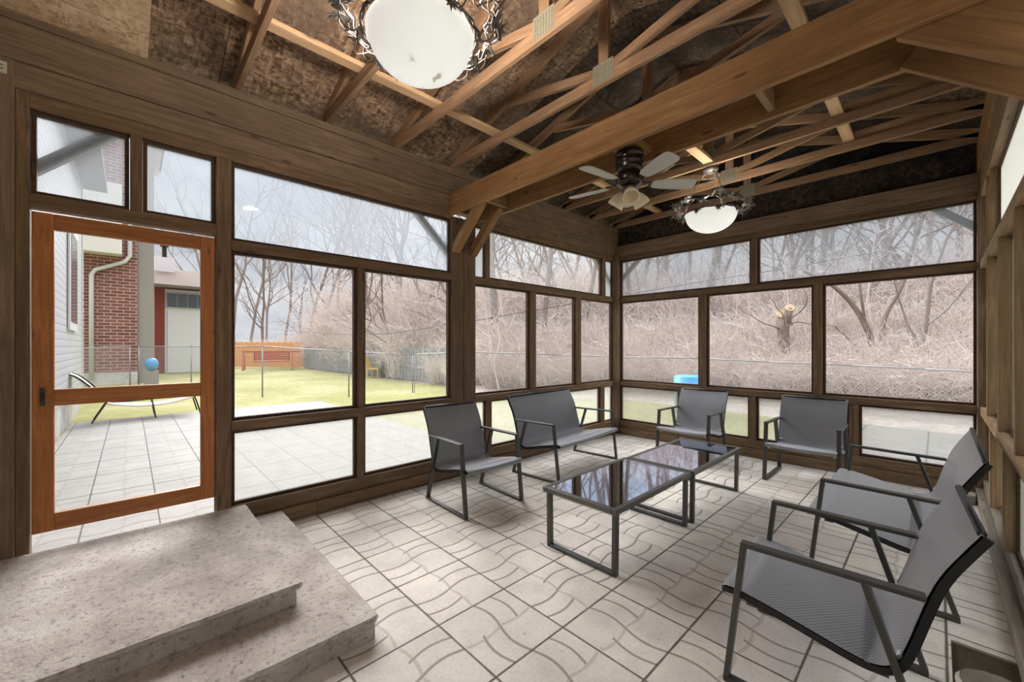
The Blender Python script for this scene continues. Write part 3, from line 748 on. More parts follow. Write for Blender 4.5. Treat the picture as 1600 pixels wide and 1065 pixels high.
def make_lamp(loc, label, rnd):
    t = thing('pendant_lamp', label, 'hanging lamp', loc, rnd, 'hanging bowl lamps')
    # local z=0 is the bowl rim
    bm = bmesh.new()
    prof = [(.258*math.sin(a), -.198*math.cos(a)+.0) for a in [i*PI/2/14 for i in range(15)]]
    prof += [(.268, .006), (.255, .006)] + [(.250*math.sin(a), -.195*math.cos(a)) for a in [i*PI/2/14 for i in range(14, -1, -1)]]
    add_lathe(bm, prof, 48); local('glass_bowl', bm, M['bowl'], t, smooth=True)
    bm = bmesh.new()
    for k in range(2):
        add_tube(bm, [((.283+.007*math.cos(i*.9+k*PI))*math.cos(2*PI*i/60), (.283+.007*math.cos(i*.9+k*PI))*math.sin(2*PI*i/60), .008+.007*math.sin(i*.9+k*PI)) for i in range(60)], .0055, 6, True)
    local('rope_ring', bm, M['iron'], t, smooth=True)
    bm = bmesh.new(); rr = random.Random(5)
    for k in range(3):
        ph = k*2.1
        pts = []
        for i in range(90):
            a = 2*PI*i/90
            r = .365 + .03*math.sin(9*a+ph) + .012*math.sin(23*a+ph*2); z = .055 + .028*math.sin(7*a+ph*1.7) + .01*math.sin(19*a)
            pts.append((r*math.cos(a), r*math.sin(a), z))
        add_tube(bm, pts, .0042, 5, True)
    local('vine_ring', bm, M['iron'], t, smooth=True)
    for i in range(36):
        a = 2*PI*i/36 + rr.uniform(-.06, .06); r = .35+rr.uniform(-.02, .035)
        m = Matrix.Translation((r*math.cos(a), r*math.sin(a), .05+rr.uniform(-.03, .045))) @ Matrix.Rotation(a+rr.uniform(-1.2, 1.2), 4, 'Z') @ Matrix.Rotation(rr.uniform(-1.1, .5), 4, 'Y') @ Matrix.Rotation(rr.uniform(-.7, .7), 4, 'X')
        bm = bmesh.new(); leaf_shape(bm, m, rr.uniform(.058, .085)); local('leaf', bm, M['iron'], t)
    for i in range(9):
        a = 2*PI*(i+.3)/9
        m = Matrix.Translation((.288*math.cos(a), .288*math.sin(a), .012)) @ Matrix.Rotation(a, 4, 'Z') @ Matrix.Rotation(1.35, 4, 'Y')
        bm = bmesh.new(); leaf_shape(bm, m, .055); local('leaf', bm, M['iron'], t)
    for i in range(9):                                   # scrolls that carry the wreath
        a = 2*PI*(i+.5)/9; c, s = math.cos(a), math.sin(a)
        pr = spline([(.285, .0), (.32, -.03), (.36, -.01), (.385, .04), (.37, .085), (.345, .075), (.35, .055)], 4)
        pr = [(p[0], p[1]) for p in [V((q[0], q[1], 0)) for q in [(x.x, x.y) for x in pr]]]
        bm = bmesh.new(); add_tube(bm, [(r*c, r*s, z) for r, z in pr], .004, 5); local('scroll', bm, M['iron'], t, smooth=True)
    H = 3.405-loc[2]
    for i in range(3):
        a = 2*PI*i/3+.5; c, s = math.cos(a), math.sin(a); bm = bmesh.new()
        add_tube(bm, spline([(.278*c, .278*s, .01), (.22*c, .22*s, H*.33), (.15*c, .15*s, H*.66), (.085*c, .085*s, H-.075)], 5), .0045, 6)
        add_tube(bm, [(.278*c+.014*math.cos(q)*c, .278*s+.014*math.cos(q)*s, .022+.014*math.sin(q)) for q in [2*PI*k/12 for k in range(12)]], .003, 5, True)
        local('rod', bm, M['iron'], t, smooth=True)
    bm = bmesh.new(); add_tube(bm, [(.085*math.cos(2*PI*i/24), .085*math.sin(2*PI*i/24), H-.075) for i in range(24)], .006, 6, True)
    for i in range(3):
        a = 2*PI*i/3+.5; add_tube(bm, [(.085*math.cos(a), .085*math.sin(a), H-.075), (.03*math.cos(a), .03*math.sin(a), H-.03)], .005, 6)
    local('hanger_ring', bm, M['iron'], t, smooth=True)
    bm = bmesh.new(); add_lathe(bm, [(0, H-.06), (.02, H-.055), (.03, H-.04), (.065, H-.03), (.078, H-.012), (.078, H), (0, H)], 28)
    local('canopy', bm, M['iron'], t, smooth=True)
    bm = bmesh.new(); add_lathe(bm, [(0, -.03), (.05, -.03), (.05, -.015), (.012, -.01), (.012, .05), (0, .05)], 16)
    for i in range(2):
        a = i*PI; add_lathe(bm, [(0, -.03), (.02, -.03), (.03, .0), (.028, .03), (.012, .055), (0, .055)], 12, (.08*math.cos(a), .08*math.sin(a), 0))
    local('bulb', bm, M['bulb'], t, smooth=True)
    return t
def bulbm():
    t = NT('lit bulb'); return t.done(t.bsdf((1, .96, .9), .4, Emission_Color=(1, .9, .75, 1), Emission_Strength=2.5))
M['bulb'] = bulbm()
make_lamp((-1.80, 1.07, 3.01), 'large leafy iron bowl lamp hanging nearest, cut by the top edge', .4)
make_lamp((-1.72, 4.65, 2.905), 'leafy iron bowl lamp hanging far back beside the fan', .9)

# ------------------------------------------------------------------ ceiling fan
fan = thing('ceiling_fan', 'five blade ceiling fan under the doubled beam', 'ceiling fan', (-1.62, 2.77, 2.69))
bm = bmesh.new()
add_lathe(bm, [(0, .235), (.100, .235), (.106, .22), (.104, .206), (.096, .20), (.100, .186), (.094, .176), (.104, .168), (.106, .152), (.096, .14), (.100, .12), (.092, .095), (.08, .08), (0, .08)], 36)
local('housing', bm, M['iron_dark'], fan, smooth=True)
bm = bmesh.new(); add_lathe(bm, [(0, .08), (.085, .08), (.10, .05), (.10, .01), (.085, -.01), (.05, -.02), (0, -.02)], 32)
local('motor', bm, M['iron_dark'], fan, smooth=True)
bm = bmesh.new(); add_lathe(bm, [(0, -.02), (.045, -.02), (.055, -.04), (.05, -.06), (.03, -.075), (.018, -.10), (0, -.105)], 24)
local('light_hub', bm, M['iron'], fan, smooth=True)
for k in range(5):
    az = math.radians(46.5+0+72*k); R_ = Matrix.Rotation(az, 4, 'Z')
    bm = bmesh.new(); out = [(.17, -.030), (.20, -.045), (.28, -.056), (.40, -.062), (.475, -.060), (.497, -.045), (.502, 0), (.497, .045), (.475, .060), (.40, .062), (.28, .056), (.20, .045), (.17, .030)]
    A = [bm.verts.new((x, y, .004)) for x, y in out]; B = [bm.verts.new((x, y, -.004)) for x, y in out]
    bm.faces.new(A); bm.faces.new(B[::-1]); n = len(out)
    for i in range(n): bm.faces.new((A[i], B[i], B[(i+1) % n], A[(i+1) % n]))
    bl = local('blade', bm, M['blade'], fan, R_ @ Matrix.Rotation(math.radians(-13), 4, 'X'))
    bm = bmesh.new(); add_bar(bm, (.085, 0, .012), (.16, 0, .008), .02, .008); add_box(bm, (.15, -.028, .004), (.235, .028, .009))
    add_tube(bm, [(.17+.02*math.cos(q), .02*math.sin(q), .012) for q in [2*PI*i/12 for i in range(12)]], .004, 5, True)
    local('blade_iron', bm, M['iron_dark'], bl)
for k in range(3):
    az = math.radians(46.5+20+120*k)
    m = Matrix.Rotation(az, 4, 'Z') @ Matrix.Translation((.05, 0, -.055)) @ Matrix.Rotation(math.radians(-38), 4, 'Y')
    bm = bmesh.new(); add_lathe(bm, [(0, -.0), (.022, 0), (.030, -.02), (.048, -.05), (.060, -.085), (.064, -.115), (.058, -.115), (.054, -.085), (.042, -.05), (.024, -.022), (0, -.012)], 24)
    sh = local('lamp_shade', bm, M['shade_glass'], fan, m, smooth=True)
    bm = bmesh.new(); add_lathe(bm, [(0, .03), (.016, .03), (.02, .01), (.024, -.012), (0, -.012)], 16)
    local('socket', bm, M['iron'], sh, smooth=True)
# pull chains
bm = bmesh.new(); add_tube(bm, [(.02, .01, -.10), (.02, .01, -.16)], .002, 5); local('pull_chain', bm, M['iron'], fan)

# ------------------------------------------------------------------ sling chairs and loveseats
PROF = spline([(.325, 0, .372), (.338, 0, .392), (.305, 0, .403), (.20, 0, .388), (.05, 0, .355), (-.09, 0, .322), (-.165, 0, .316), (-.215, 0, .345), (-.245, 0, .42), (-.275, 0, .53), (-.305, 0, .635), (-.335, 0, .71), (-.375, 0, .785), (-.415, 0, .855)], 4)
def make_chair(width, name, label, cat, loc, rz, group):
    t = thing(name, label, cat, loc, rz, group)
    hw = width/2; sw = hw-.045
    # sling with thickness and uv
    bm = bmesh.new(); uvl = bm.loops.layers.uv.new('UVMap'); s = 0; ny = 9; rows = []; S = []
    for i, p in enumerate(PROF):
        if i: s += (p-PROF[i-1]).length
        S.append(s)
        a = PROF[max(i-1, 0)]; b = PROF[min(i+1, len(PROF)-1)]; d = (b-a).normalized(); nrm = V((d.z, 0, -d.x))
        if nrm.z < 0 and i < 10: nrm = -nrm
        if i >= 10: nrm = V((abs(nrm.x), 0, nrm.z if nrm.x > 0 else -nrm.z))
        sag = .010
        rows.append(([bm.verts.new(p + V((0, -(sw+.02)+2*(sw+.02)*j/ny, 0)) - nrm*sag*math.sin(PI*j/ny) + nrm*.004) for j in range(ny+1)],
                     [bm.verts.new(p + V((0, -(sw+.02)+2*(sw+.02)*j/ny, 0)) - nrm*sag*math.sin(PI*j/ny) - nrm*.004) for j in range(ny+1)]))
    def quad(vs, uvs):
        f = bm.faces.new(vs)
        for l, uv in zip(f.loops, uvs): l[uvl].uv = uv
    for i in range(len(rows)-1):
        for j in range(ny):
            uv = [(2*sw*j/ny, S[i]), (2*sw*(j+1)/ny, S[i]), (2*sw*(j+1)/ny, S[i+1]), (2*sw*j/ny, S[i+1])]
            for k in (0, 1):
                A, B = rows[i][k], rows[i+1][k]; quad((A[j], A[j+1], B[j+1], B[j]), uv)
    for r in (rows[0], rows[-1]):
        for j in range(ny): quad((r[0][j], r[0][j+1], r[1][j+1], r[1][j]), [(0, 0)]*4)
    local('sling_seat', bm, M['sling'], t, smooth=True)
    for sy in (-1, 1):
        bm = bmesh.new(); y = sy*(sw+.006)
        A = []
        for i, p in enumerate(PROF):      # flat oval side rail following the sling
            if i < 6: continue
            a = PROF[max(i-1, 0)]; b = PROF[min(i+1, len(PROF)-1)]; d = (b-a).normalized(); nrm = V((-d.z, 0, d.x))
            A.append([bm.verts.new(p + V((0, y+u, 0)) + nrm*v) for u, v in ((-.012, .003), (.012, .003), (.012, .028), (-.012, .028))])
        for r0, r1 in zip(A, A[1:]):
            for k in range(4): bm.faces.new((r0[k], r0[(k+1) % 4], r1[(k+1) % 4], r1[k]))
        bm.faces.new(A[0][::-1]); bm.faces.new(A[-1])
        local('side_rail', bm, M['chair_tube'], t)
    bm = bmesh.new(); add_tube(bm, [PROF[-1]+V((0, -sw, 0)), PROF[-1]+V((0, sw, 0))], .0125, 8); local('top_bar', bm, M['chair_tube'], t, smooth=True)
    bm = bmesh.new(); add_tube(bm, [V((.312, -sw, .380)), V((.312, sw, .380))], .010, 8); local('front_bar', bm, M['chair_tube'], t, smooth=True)
    bm = bmesh.new(); add_box(bm, (.20, -hw+.03, .352), (.245, hw-.03, .368)); local('cross_bar', bm, M['chair_metal'], t)
    bm = bmesh.new(); add_box(bm, (-.20, -hw+.03, .285), (-.165, hw-.03, .305)); local('cross_bar', bm, M['chair_metal'], t)
    for sy in (-1, 1):
        y = sy*(hw-.02)
        FT, FB = V((.252, y, .605)), V((.318, y, .012)); RT, RB = V((-.135, y, .605)), V((-.318, y, .012))
        bm = bmesh.new(); add_bar(bm, FB, FT, .038, .022, (1, 0, 0)); local('leg', bm, M['chair_metal'], t, bevel=.002)
        bm = bmesh.new(); add_bar(bm, RB, RT, .038, .022, (1, 0, 0)); local('leg', bm, M['chair_metal'], t, bevel=.002)
        bm = bmesh.new(); add_bar(bm, V((.262, y, .612)), V((-.29, y-sy*.012, .606)), .044, .017); local('armrest', bm, M['chair_metal'], t, bevel=.002)
        bm = bmesh.new(); add_bar(bm, V((.328, y, .010)), V((-.328, y, .010)), .038, .02); local('floor_bar', bm, M['chair_metal'], t, bevel=.002)
        bm = bmesh.new(); add_tube(bm, [(.275, y-sy*.02, .352), (.275, y-sy*.045, .352)], .009, 8); local('bolt', bm, M['white_vinyl'], t)
        bm = bmesh.new(); add_tube(bm, [(-.228, y-sy*.02, .37), (-.228, y-sy*.05, .37)], .009, 8); local('bolt', bm, M['white_vinyl'], t)
    return t
c1 = make_chair(.67, 'sling_armchair', 'charcoal sling armchair by the beam post, nearest to the left wall', 'armchair', (-3.02, 2.37, 0), math.radians(-2.5), 'sling armchairs')
dup(c1, (-2.21, 5.32, 0), math.radians(-90), 'charcoal sling armchair against the back wall, left of two, behind the tables')
dup(c1, (-.985, 5.335, 0), math.radians(-89.5), 'charcoal sling armchair against the back wall under the cut tree')
dup(c1, (-.335, 2.225, 0), math.radians(-176.5), 'nearest charcoal sling armchair at the lower right, seen from its side')
l1 = make_chair(1.31, 'sling_loveseat', 'charcoal sling loveseat along the left wall under the screens', 'loveseat', (-3.11, 3.885, 0), math.radians(4.5), 'sling loveseats')
dup(l1, (-.245, 3.80, 0), math.radians(180), 'charcoal sling loveseat on the right, behind the nearest armchair')

# ------------------------------------------------------------------ coffee tables
def make_table(loc, L, label):
    t = thing('coffee_table', label, 'coffee table', loc, 0, 'black glass coffee tables')
    w, h = .61, .435; x, y = w/2, L/2
    bm = bmesh.new()
    for s in (-1, 1):
        add_box(bm, (s*x, -y, h-.036), (s*(x-.036), y, h)); add_box(bm, (-x+.036, s*y, h-.036), (x-.036, s*(y-.036), h))
    local('top_frame', bm, M['table_metal'], t, bevel=.003)
    bm = boxbm((-x+.0365, -y+.0365, h-.012), (x-.0365, y-.0365, h-.003)); local('glass_top', bm, M['table_glass'], t)
    for s in (-1, 1):
        yy = s*(y-.045)
        for q in (-1, 1):
            bm = bmesh.new(); add_bar(bm, (q*(x-.035), yy, .012), (q*(x-.03), yy, h-.037), .04, .03, (1, 0, 0)); local('leg', bm, M['chair_metal'], t, bevel=.002)
        bm = boxbm((-x+.02, yy-.02, 0), (x-.02, yy+.02, .022)); local('floor_bar', bm, M['chair_metal'], t, bevel=.002)
    return t
make_table((-1.672, 2.737, 0), 1.115, 'nearer black glass coffee table of the two set end to end')
make_table((-1.66, 3.888, 0), 1.15, 'farther black glass coffee table of the two set end to end')

# small things on the floor at the right
bm = bmesh.new(); add_lathe(bm, [(0, 0), (.115, 0), (.12, .03), (.112, .08), (.118, .14), (.108, .155)], 26)
for v in bm.verts: v.co += V((noise.noise(v.co*14), noise.noise(v.co*14+V((5, 0, 0))), 0))*.012
lg = thing('log_stump', 'short log standing in the soil patch at the lower right corner', 'log', (.165, 2.47, -.05))
local('bark', bm, M['twig'], lg, smooth=True)
bm = bmesh.new(); add_lathe(bm, [(0, .158), (.05, .157), (.107, .154), (.107, .148), (0, .148)], 26)
for v in bm.verts: v.co.z += .006*noise.noise(v.co*20)
local('cut_face', bm, M['log_wood'], lg)
tag(lum('wood_offcut', (.12, 5.60, 0.0), (.245, 5.74, .085), M['offcut'], None, .006), 'square grey timber offcut on the slabs by the right corner', 'wood offcut')
tag(lum('wood_offcut', (-.03, 5.52, 0.0), (.085, 5.70, .10), M['offcut'], None, .02), 'rounded grey timber offcut behind the loveseat back', 'wood offcut')

# ------------------------------------------------------------------ outside: bearings from the camera's spot on the floor
TH = math.radians(46.544); DV = V((-math.sin(TH), math.cos(TH), 0)); RV = V((math.cos(TH), math.sin(TH), 0)); FPX = 630.08
def at(px, t, z=0.0):
    p = DV*t + RV*((px-800)/FPX*t); return V((p.x, p.y, z))

# own house with lap siding on the left
hs = thing('house', 'white sided house wall beside the patio seen through the screen door', 'house', (-9, -2.4, 0))
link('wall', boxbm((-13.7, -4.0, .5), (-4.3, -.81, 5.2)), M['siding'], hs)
link('foundation', boxbm((-13.66, -4.0, -.1), (-4.34, -.84, .5)), M['foundation'], hs)
link('corner_board', boxbm((-13.73, -.9, .5), (-13.6, -.79, 5.2)), M['white_vinyl'], hs)
f = link('window_casing', boxbm((-12.0, -.80, 1.75), (-10.6, -.77, 3.7)), M['white_vinyl'], hs)
link('pane', boxbm((-11.85, -.768, 1.9), (-10.75, -.762, 3.55)), M['dark_glass'], f)
link('roof', boxbm((-14.0, -4.2, 5.2), (-4.0, -.4, 5.35)), M['roof'], hs)
# brick house
bh = thing('house', 'red brick house with a white downspout and grey pilaster', 'house', (-24, -2, 0))
link('brick_wall', boxbm((-28, -6, .45), (-22, .22, 10.5)), M['brick'], bh)
link('foundation', boxbm((-28, -6, -.1), (-21.96, .22, .45)), M['foundation'], bh)
link('pilaster', boxbm((-28, .22, -.1), (-22.1, .72, 10.5)), M['stucco'], bh)
link('eave', boxbm((-28.6, -6.4, 10.5), (-21.5, 1.1, 10.8)), M['soffit'], bh)
link('roof', boxbm((-28.7, -6.5, 10.8), (-21.4, 1.2, 11.1)), M['roof'], bh)
link('bay', boxbm((-22, -2.6, 4.95), (-21.3, -.22, 7.6)), M['soffit'], bh)
bm = bmesh.new(); add_tube(bm, [(-21.85, .0, 10.4), (-21.85, .0, 5.0), (-21.85, -.15, 4.75), (-21.85, -.95, 4.35), (-21.85, -1.05, 4.15), (-21.85, -1.05, .2)], .07, 8)
link('downspout', bm, M['white_vinyl'], bh, smooth=True)
# far house
fh = thing('house', 'far house with red siding, white garage door and brown roof', 'house', (-33, 3.5, 0))
def facade(name, x, y0, y1, z0, z1, mat, parent, th=.2): return link(name, boxbm((x-th, y0, z0), (x, y1, z1)), mat, parent)
facade('red_wall', -29.0, .97, 1.38, -.1, 4.75, M['red_siding'], fh, 5)
facade('wall', -29.1, 1.38, 3.35, -.1, 4.6, M['garage'], fh, 5)
facade('garage_door', -29.05, 1.50, 3.2, 0, 3.4, M['garage'], fh, .04)
w = facade('window_band', -29.04, 1.44, 3.28, 3.55, 4.45, M['white_vinyl'], fh, .05)
for k in range(4): facade('pane', -29.0, 1.48+k*.45, 1.89+k*.45, 3.62, 4.38, M['dark_glass'], w, .03)
bm = bmesh.new()
pr = [(-28.2, 4.62), (-28.2, 4.75), (-32.5, 6.2), (-36, 4.9)]
A = [bm.verts.new((x, .6, z)) for x, z in pr]; B = [bm.verts.new((x, 3.75, z)) for x, z in pr]
bm.faces.new(A); bm.faces.new(B[::-1])
for i in range(4): bm.faces.new((A[i], B[i], B[(i+1) % 4], A[(i+1) % 4]))
link('roof', bm, M['roof'], fh)
ch = link('chimney', boxbm((-32.2, 1.05, 5.8), (-31.6, 1.95, 6.75)), M['garage'], fh)
bm = bmesh.new(); add_tube(bm, [(-31.9, 1.5, 6.75), (-31.9, 1.5, 7.4)], .11, 8); add_tube(bm, [(-31.9, 1.5, 7.4), (-31.9, 1.5, 7.5)], .2, 8)
link('flue', bm, M['iron_dark'], ch)

# chain link fences
def chain_fence(pts, label, pr=.021, rr_=.016):
    P0 = V((pts[0][0], pts[0][1], 0)); t = thing('chain_link_fence', label, 'fence', P0)
    for i, (x, y, h) in enumerate(pts):
        if pr < .015 and i % 4: continue
        bm = bmesh.new(); add_tube(bm, [(x, y, -.15), (x, y, h+.02)], pr, 8); add_tube(bm, [(x, y, h+.02), (x, y, h+.045)], [pr*1.15, pr*.4], 8)
        link('post', bm, M['galv'], t, smooth=True)
    for (x0, y0, h0), (x1, y1, h1) in zip(pts, pts[1:]):
        bm = bmesh.new(); add_tube(bm, [(x0, y0, h0), (x1, y1, h1)], rr_, 6); link('top_rail', bm, M['galv'], t, smooth=True)
        bm = bmesh.new(); uv = bm.loops.layers.uv.new('UVMap'); L = math.hypot(x1-x0, y1-y0)
        f = bm.faces.new([bm.verts.new(p) for p in ((x0, y0, .0), (x1, y1, .0), (x1, y1, h1), (x0, y0, h0))])
        for l, c in zip(f.loops, ((0, 0), (L, 0), (L, h1), (0, h0))): l[uv].uv = c
        link('wire_mesh', bm, M['chainlink'], t)
    return t
g0 = at(217, 15.5); 
chain_fence([(g0.x, g0.y, 1.45), (-17.3, 1.5, 1.45), (-13.66, 2.83, 1.45), (-11.92, 4.68, 1.3), (-11.52, 6.55, 1.18)], 'chain link fence across the lawn left of the beam post')
chain_fence([(-13.75, -1.0, 1.35), (-17.0, -1.1, 1.4), (g0.x, g0.y-.25, 1.45)], 'chain link gate stretch between house and brick wall')
q = [at(740, 12.2), at(880, 12), at(975, 11.6), at(1090, 10.6), at(1200, 9.4), at(1330, 8.4), at(1445, 7.5), at(1560, 6.9), at(1700, 6.2)]
hts = [1.28, 1.2, 1.14, 1.14, 1.09, 1.06, 1.03, .99, .97]
chain_fence([(-11.52, 6.62, 1.2)] + [(p.x, p.y, h) for p, h in zip(q, hts)], 'long chain link fence in front of the woods behind the back wall', .012, .015)
# wooden fences
def board_fence(name, p0, p1, h, n, mat, label, lift=0):
    t = thing(name, label, 'fence', p0); p0, p1 = V(p0), V(p1); d = (p1-p0); L = d.length; d.normalize()
    for k in range(n):
        c = p0 + d*(L*(k+.5)/n); bm = bmesh.new(); w = L/n*.41; m = Matrix.Translation(c) @ Matrix.Rotation(math.atan2(d.y, d.x), 4, 'Z')
        add_box(bm, (-w, -.015, .03), (w, .015, h + (.05 if k % 2 else 0)))
        link('board', bm, mat, t, mw=m)
    for z in (.35, h-.35):
        bm = bmesh.new(); add_bar(bm, p0+V((0, .04, z)), p1+V((0, .04, z)), .04, .09); link('rail', bm, mat, t)
    return t
pa, pb = at(330, 28.2), at(473, 27.6)
board_fence('board_fence', pa, pb, 1.72, 34, M['orange_fence'], 'orange board fence at the far side of the lawn')
pc, pd = at(475, 27), at(700, 15.2)
board_fence('board_fence', pc, pd, 1.38, 60, M['grey_fence'], 'grey board fence running toward the woods')

# things standing on the far lawn
def swing_bench(loc, rz):
    t = thing('garden_bench', 'faded red wooden garden swing bench before the orange fence', 'garden bench', loc, rz)
    for x in (-1.5, 1.12):
        for s in (-1, 1):
            bm = bmesh.new(); add_bar(bm, (x, s*.55, 0), (x, 0, 1.12), .09, .09); local('leg', bm, M['red_paint'], t)
    bm = bmesh.new(); add_bar(bm, (-1.6, 0, 1.12), (1.6, 0, 1.12), .1, .1); local('top_beam', bm, M['red_paint'], t)
    bm = bmesh.new(); add_box(bm, (-1, -.25, .48), (1, .25, .53)); local('seat', bm, M['red_paint'], t)
    bm = bmesh.new()
    for k in range(4): add_box(bm, (-1, .24, .6+k*.13), (1, .28, .70+k*.13))
    local('backrest', bm, M['red_paint'], t)
    bm = bmesh.new()
    for x in (-.95, .95): add_tube(bm, [(x, 0, 1.12), (x, 0, .53)], .015, 5)
    local('hanging_rod', bm, M['iron_dark'], t)
swing_bench(at(425, 25.5), math.radians(75))
t = thing('barbecue', 'covered black barbecue standing by the grey fence', 'barbecue', at(608, 19.0), math.radians(50))
bm = bmesh.new(); add_lathe(bm, [(0, .95), (.22, .93), (.36, .80), (.38, .5), (.36, .05), (0, .05)], 16); local('cover', bm, M['black_plastic'], t, smooth=True)
bm = bmesh.new(); add_lathe(bm, [(0, 1.2), (.07, 1.2), (.08, 1.1), (.07, .93), (0, .93)], 12); local('chimney', bm, M['black_plastic'], t, smooth=True)
bm = bmesh.new()
for x in (-.28, .28):
    for y in (-.22, .22): add_box(bm, (x-.03, y-.03, 0), (x+.03, y+.03, .06))
local('foot', bm, M['black_plastic'], t)
t = thing('garden_chair', 'yellow garden chair beside the black barbecue', 'garden chair', at(586, 19.2), math.radians(40))
local('seat', boxbm((-.3, -.28, .36), (.3, .28, .42)), M['yellow_plastic'], t)
bm = bmesh.new(); add_bar(bm, (-.28, 0, .4), (-.5, 0, .98), .56, .05, (0, 0, 1)); local('backrest', bm, M['yellow_plastic'], t)
for x in (-.26, .26):
    for y in (-.25, .25): local('leg', boxbm((x-.025, y-.025, 0), (x+.025, y+.025, .37)), M['yellow_plastic'], t)
# blue tub beyond the back window
tb = at(1078, 9.0); t = thing('tub', 'upturned blue plastic tub on the lawn beyond the back window', 'tub', tb)
bm = bmesh.new(); add_lathe(bm, [(0, .80), (.30, .80), (.33, .77), (.34, .64), (.37, .62), (.37, .58), (.33, .56), (.30, .0), (0, 0)], 28); local('body', bm, M['blue_plastic'], t, smooth=True)
# blue ball shaped container by the brick house
tb = at(237, 15.6); t = thing('barrel', 'blue drum on a dark stand beside the brick house', 'barrel', tb)
bm = bmesh.new(); add_lathe(bm, [(0, 1.0), (.10, .99), (.18, .90), (.21, .78), (.18, .62), (.10, .52), (0, .5)], 20); local('drum', bm, M['blue_plastic'], t, smooth=True)
local('stand', boxbm((-.2, -.2, 0), (.2, .2, .51)), M['stucco'], t)
# chaise on the patio
t = thing('chaise_longue', 'cream sling chaise on thin dark legs at the patio end', 'chaise', (-11.2, .1, 0), math.radians(90))
cp = spline([(-.98, 0, .93), (-.86, 0, .91), (-.68, 0, .72), (-.50, 0, .46), (-.40, 0, .36), (-.1, 0, .29), (.2, 0, .27), (.5, 0, .29), (.8, 0, .36), (.9, 0, .38)], 4)
bm = bmesh.new(); R0 = [[bm.verts.new(p+V((0, y, dz))) for y, dz in ((-.29, 0), (.29, 0), (.29, -.02), (-.29, -.02))] for p in cp]
for A, B in zip(R0, R0[1:]):
    for k in range(4): bm.faces.new((A[k], A[(k+1) % 4], B[(k+1) % 4], B[k]))
bm.faces.new(R0[0][::-1]); bm.faces.new(R0[-1])
local('sling', bm, M['chaise_fab'], t, smooth=True)
for y in (-.31, .31):
    bm = bmesh.new(); add_tube(bm, spline([(-1.02, y, .92), (-.86, y, .92), (-.66, y, .72), (-.45, y, .43), (-.2, y, .38), (.3, y, .40), (.8, y, .41), (.9, y, .38), (1.0, y, .02)], 4), .014, 6)
    local('frame_tube', bm, M['iron_dark'], t, smooth=True)
    bm = bmesh.new(); add_tube(bm, [(-.42, y, .39), (-.62, y, .01)], .013, 6); local('leg', bm, M['iron_dark'], t)
    bm = bmesh.new(); add_tube(bm, [(.22, y, .40), (.28, y, .01)], .013, 6); local('leg', bm, M['iron_dark'], t)
# overhead cables
def cable(pts, label, r=.012):
    bm = bmesh.new(); add_tube(bm, spline(pts, 6), r, 5); tag(link('overhead_cable', bm, M['cable'], smooth=True), label, 'cable')
cable([at(420, 25, 2.55), at(560, 17, 1.95), at(700, 14, 2.2), at(830, 13.2, 2.62), at(960, 13, 3.05), at(1100, 13, 3.55), at(1240, 13, 4.0), at(1420, 13, 4.7)], 'dark overhead cable crossing in front of the woods')

# ------------------------------------------------------------------ bare trees and undergrowth
def tree_bm(seed, H, r0, fork=.35, spread=.6, levels=4, lean=(0, 0), nkids=(7, 6, 5, 4), droop=0.0, seg=6):
    rr = random.Random(seed); bm = bmesh.new()
    def grow(p, d, L, r, lev):
        n = seg if lev == 0 else max(3, seg-lev); pts = [p]; dirs = []
        for i in range(n):
            j = .10 if lev == 0 else .22
            d = (d + V((rr.gauss(0, j), rr.gauss(0, j), rr.gauss(0, j*.5) + (.06 if lev else .03) - droop*lev*.04))).normalized()
            p = p + d*(L/n); pts.append(p); dirs.append(d)
        end = .30 if lev < levels-1 else .35
        rad = [max(.004, r*(1-(1-end)*i/n)) for i in range(n+1)]
        add_tube(bm, pts, rad, 6 if lev == 0 else (4 if lev == 1 else 3), cap=False)
        if lev >= levels-1: return
        k = nkids[lev]
        for c in range(k):
            s = (fork if lev == 0 else .2) + (1-(fork if lev == 0 else .2))*(c+rr.random()*.8)/k
            i = min(n-1, int(s*n)); base = pts[i].lerp(pts[i+1], s*n-i)
            az = rr.uniform(0, 2*PI); ax = dirs[i].orthogonal().normalized(); ax.rotate(Matrix.Rotation(az, 3, dirs[i]))
            nd = (dirs[i]*(1-spread*.55) + ax*spread*rr.uniform(.7, 1.25)).normalized()
            grow(base, nd, L*rr.uniform(.38, .62)*(1.05-.45*s), rad[i]*rr.uniform(.42, .62), lev+1)
    grow(V((0, 0, -.1)), V((lean[0], lean[1], 1)).normalized(), H, r0, 0)
    return bm
def put_tree(src, p, rz, s, label, group=None):
    if src.get('used'): 
        o = src.copy(); COL.objects.link(o)
    else: o = src; src['used'] = 1
    o.matrix_basis = Matrix.Translation(p) @ Matrix.Rotation(rz, 4, 'Z') @ Matrix.Diagonal((s, s, s, 1))
    tag(o, label, 'tree', group); return o
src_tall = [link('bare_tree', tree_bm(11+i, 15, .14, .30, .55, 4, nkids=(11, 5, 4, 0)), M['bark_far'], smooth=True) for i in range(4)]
src_mid = [link('bare_tree', tree_bm(31+i, 9, .11, .18, .7, 4, nkids=(9, 5, 4, 0)), M['bark'], smooth=True) for i in range(3)]
src_thin = [link('sapling', tree_bm(51+i, 5.5, .045, .12, .7, 4, nkids=(9, 5, 3, 0), droop=1), M['twig_red'], smooth=True) for i in range(3)]
rt = random.Random(3)
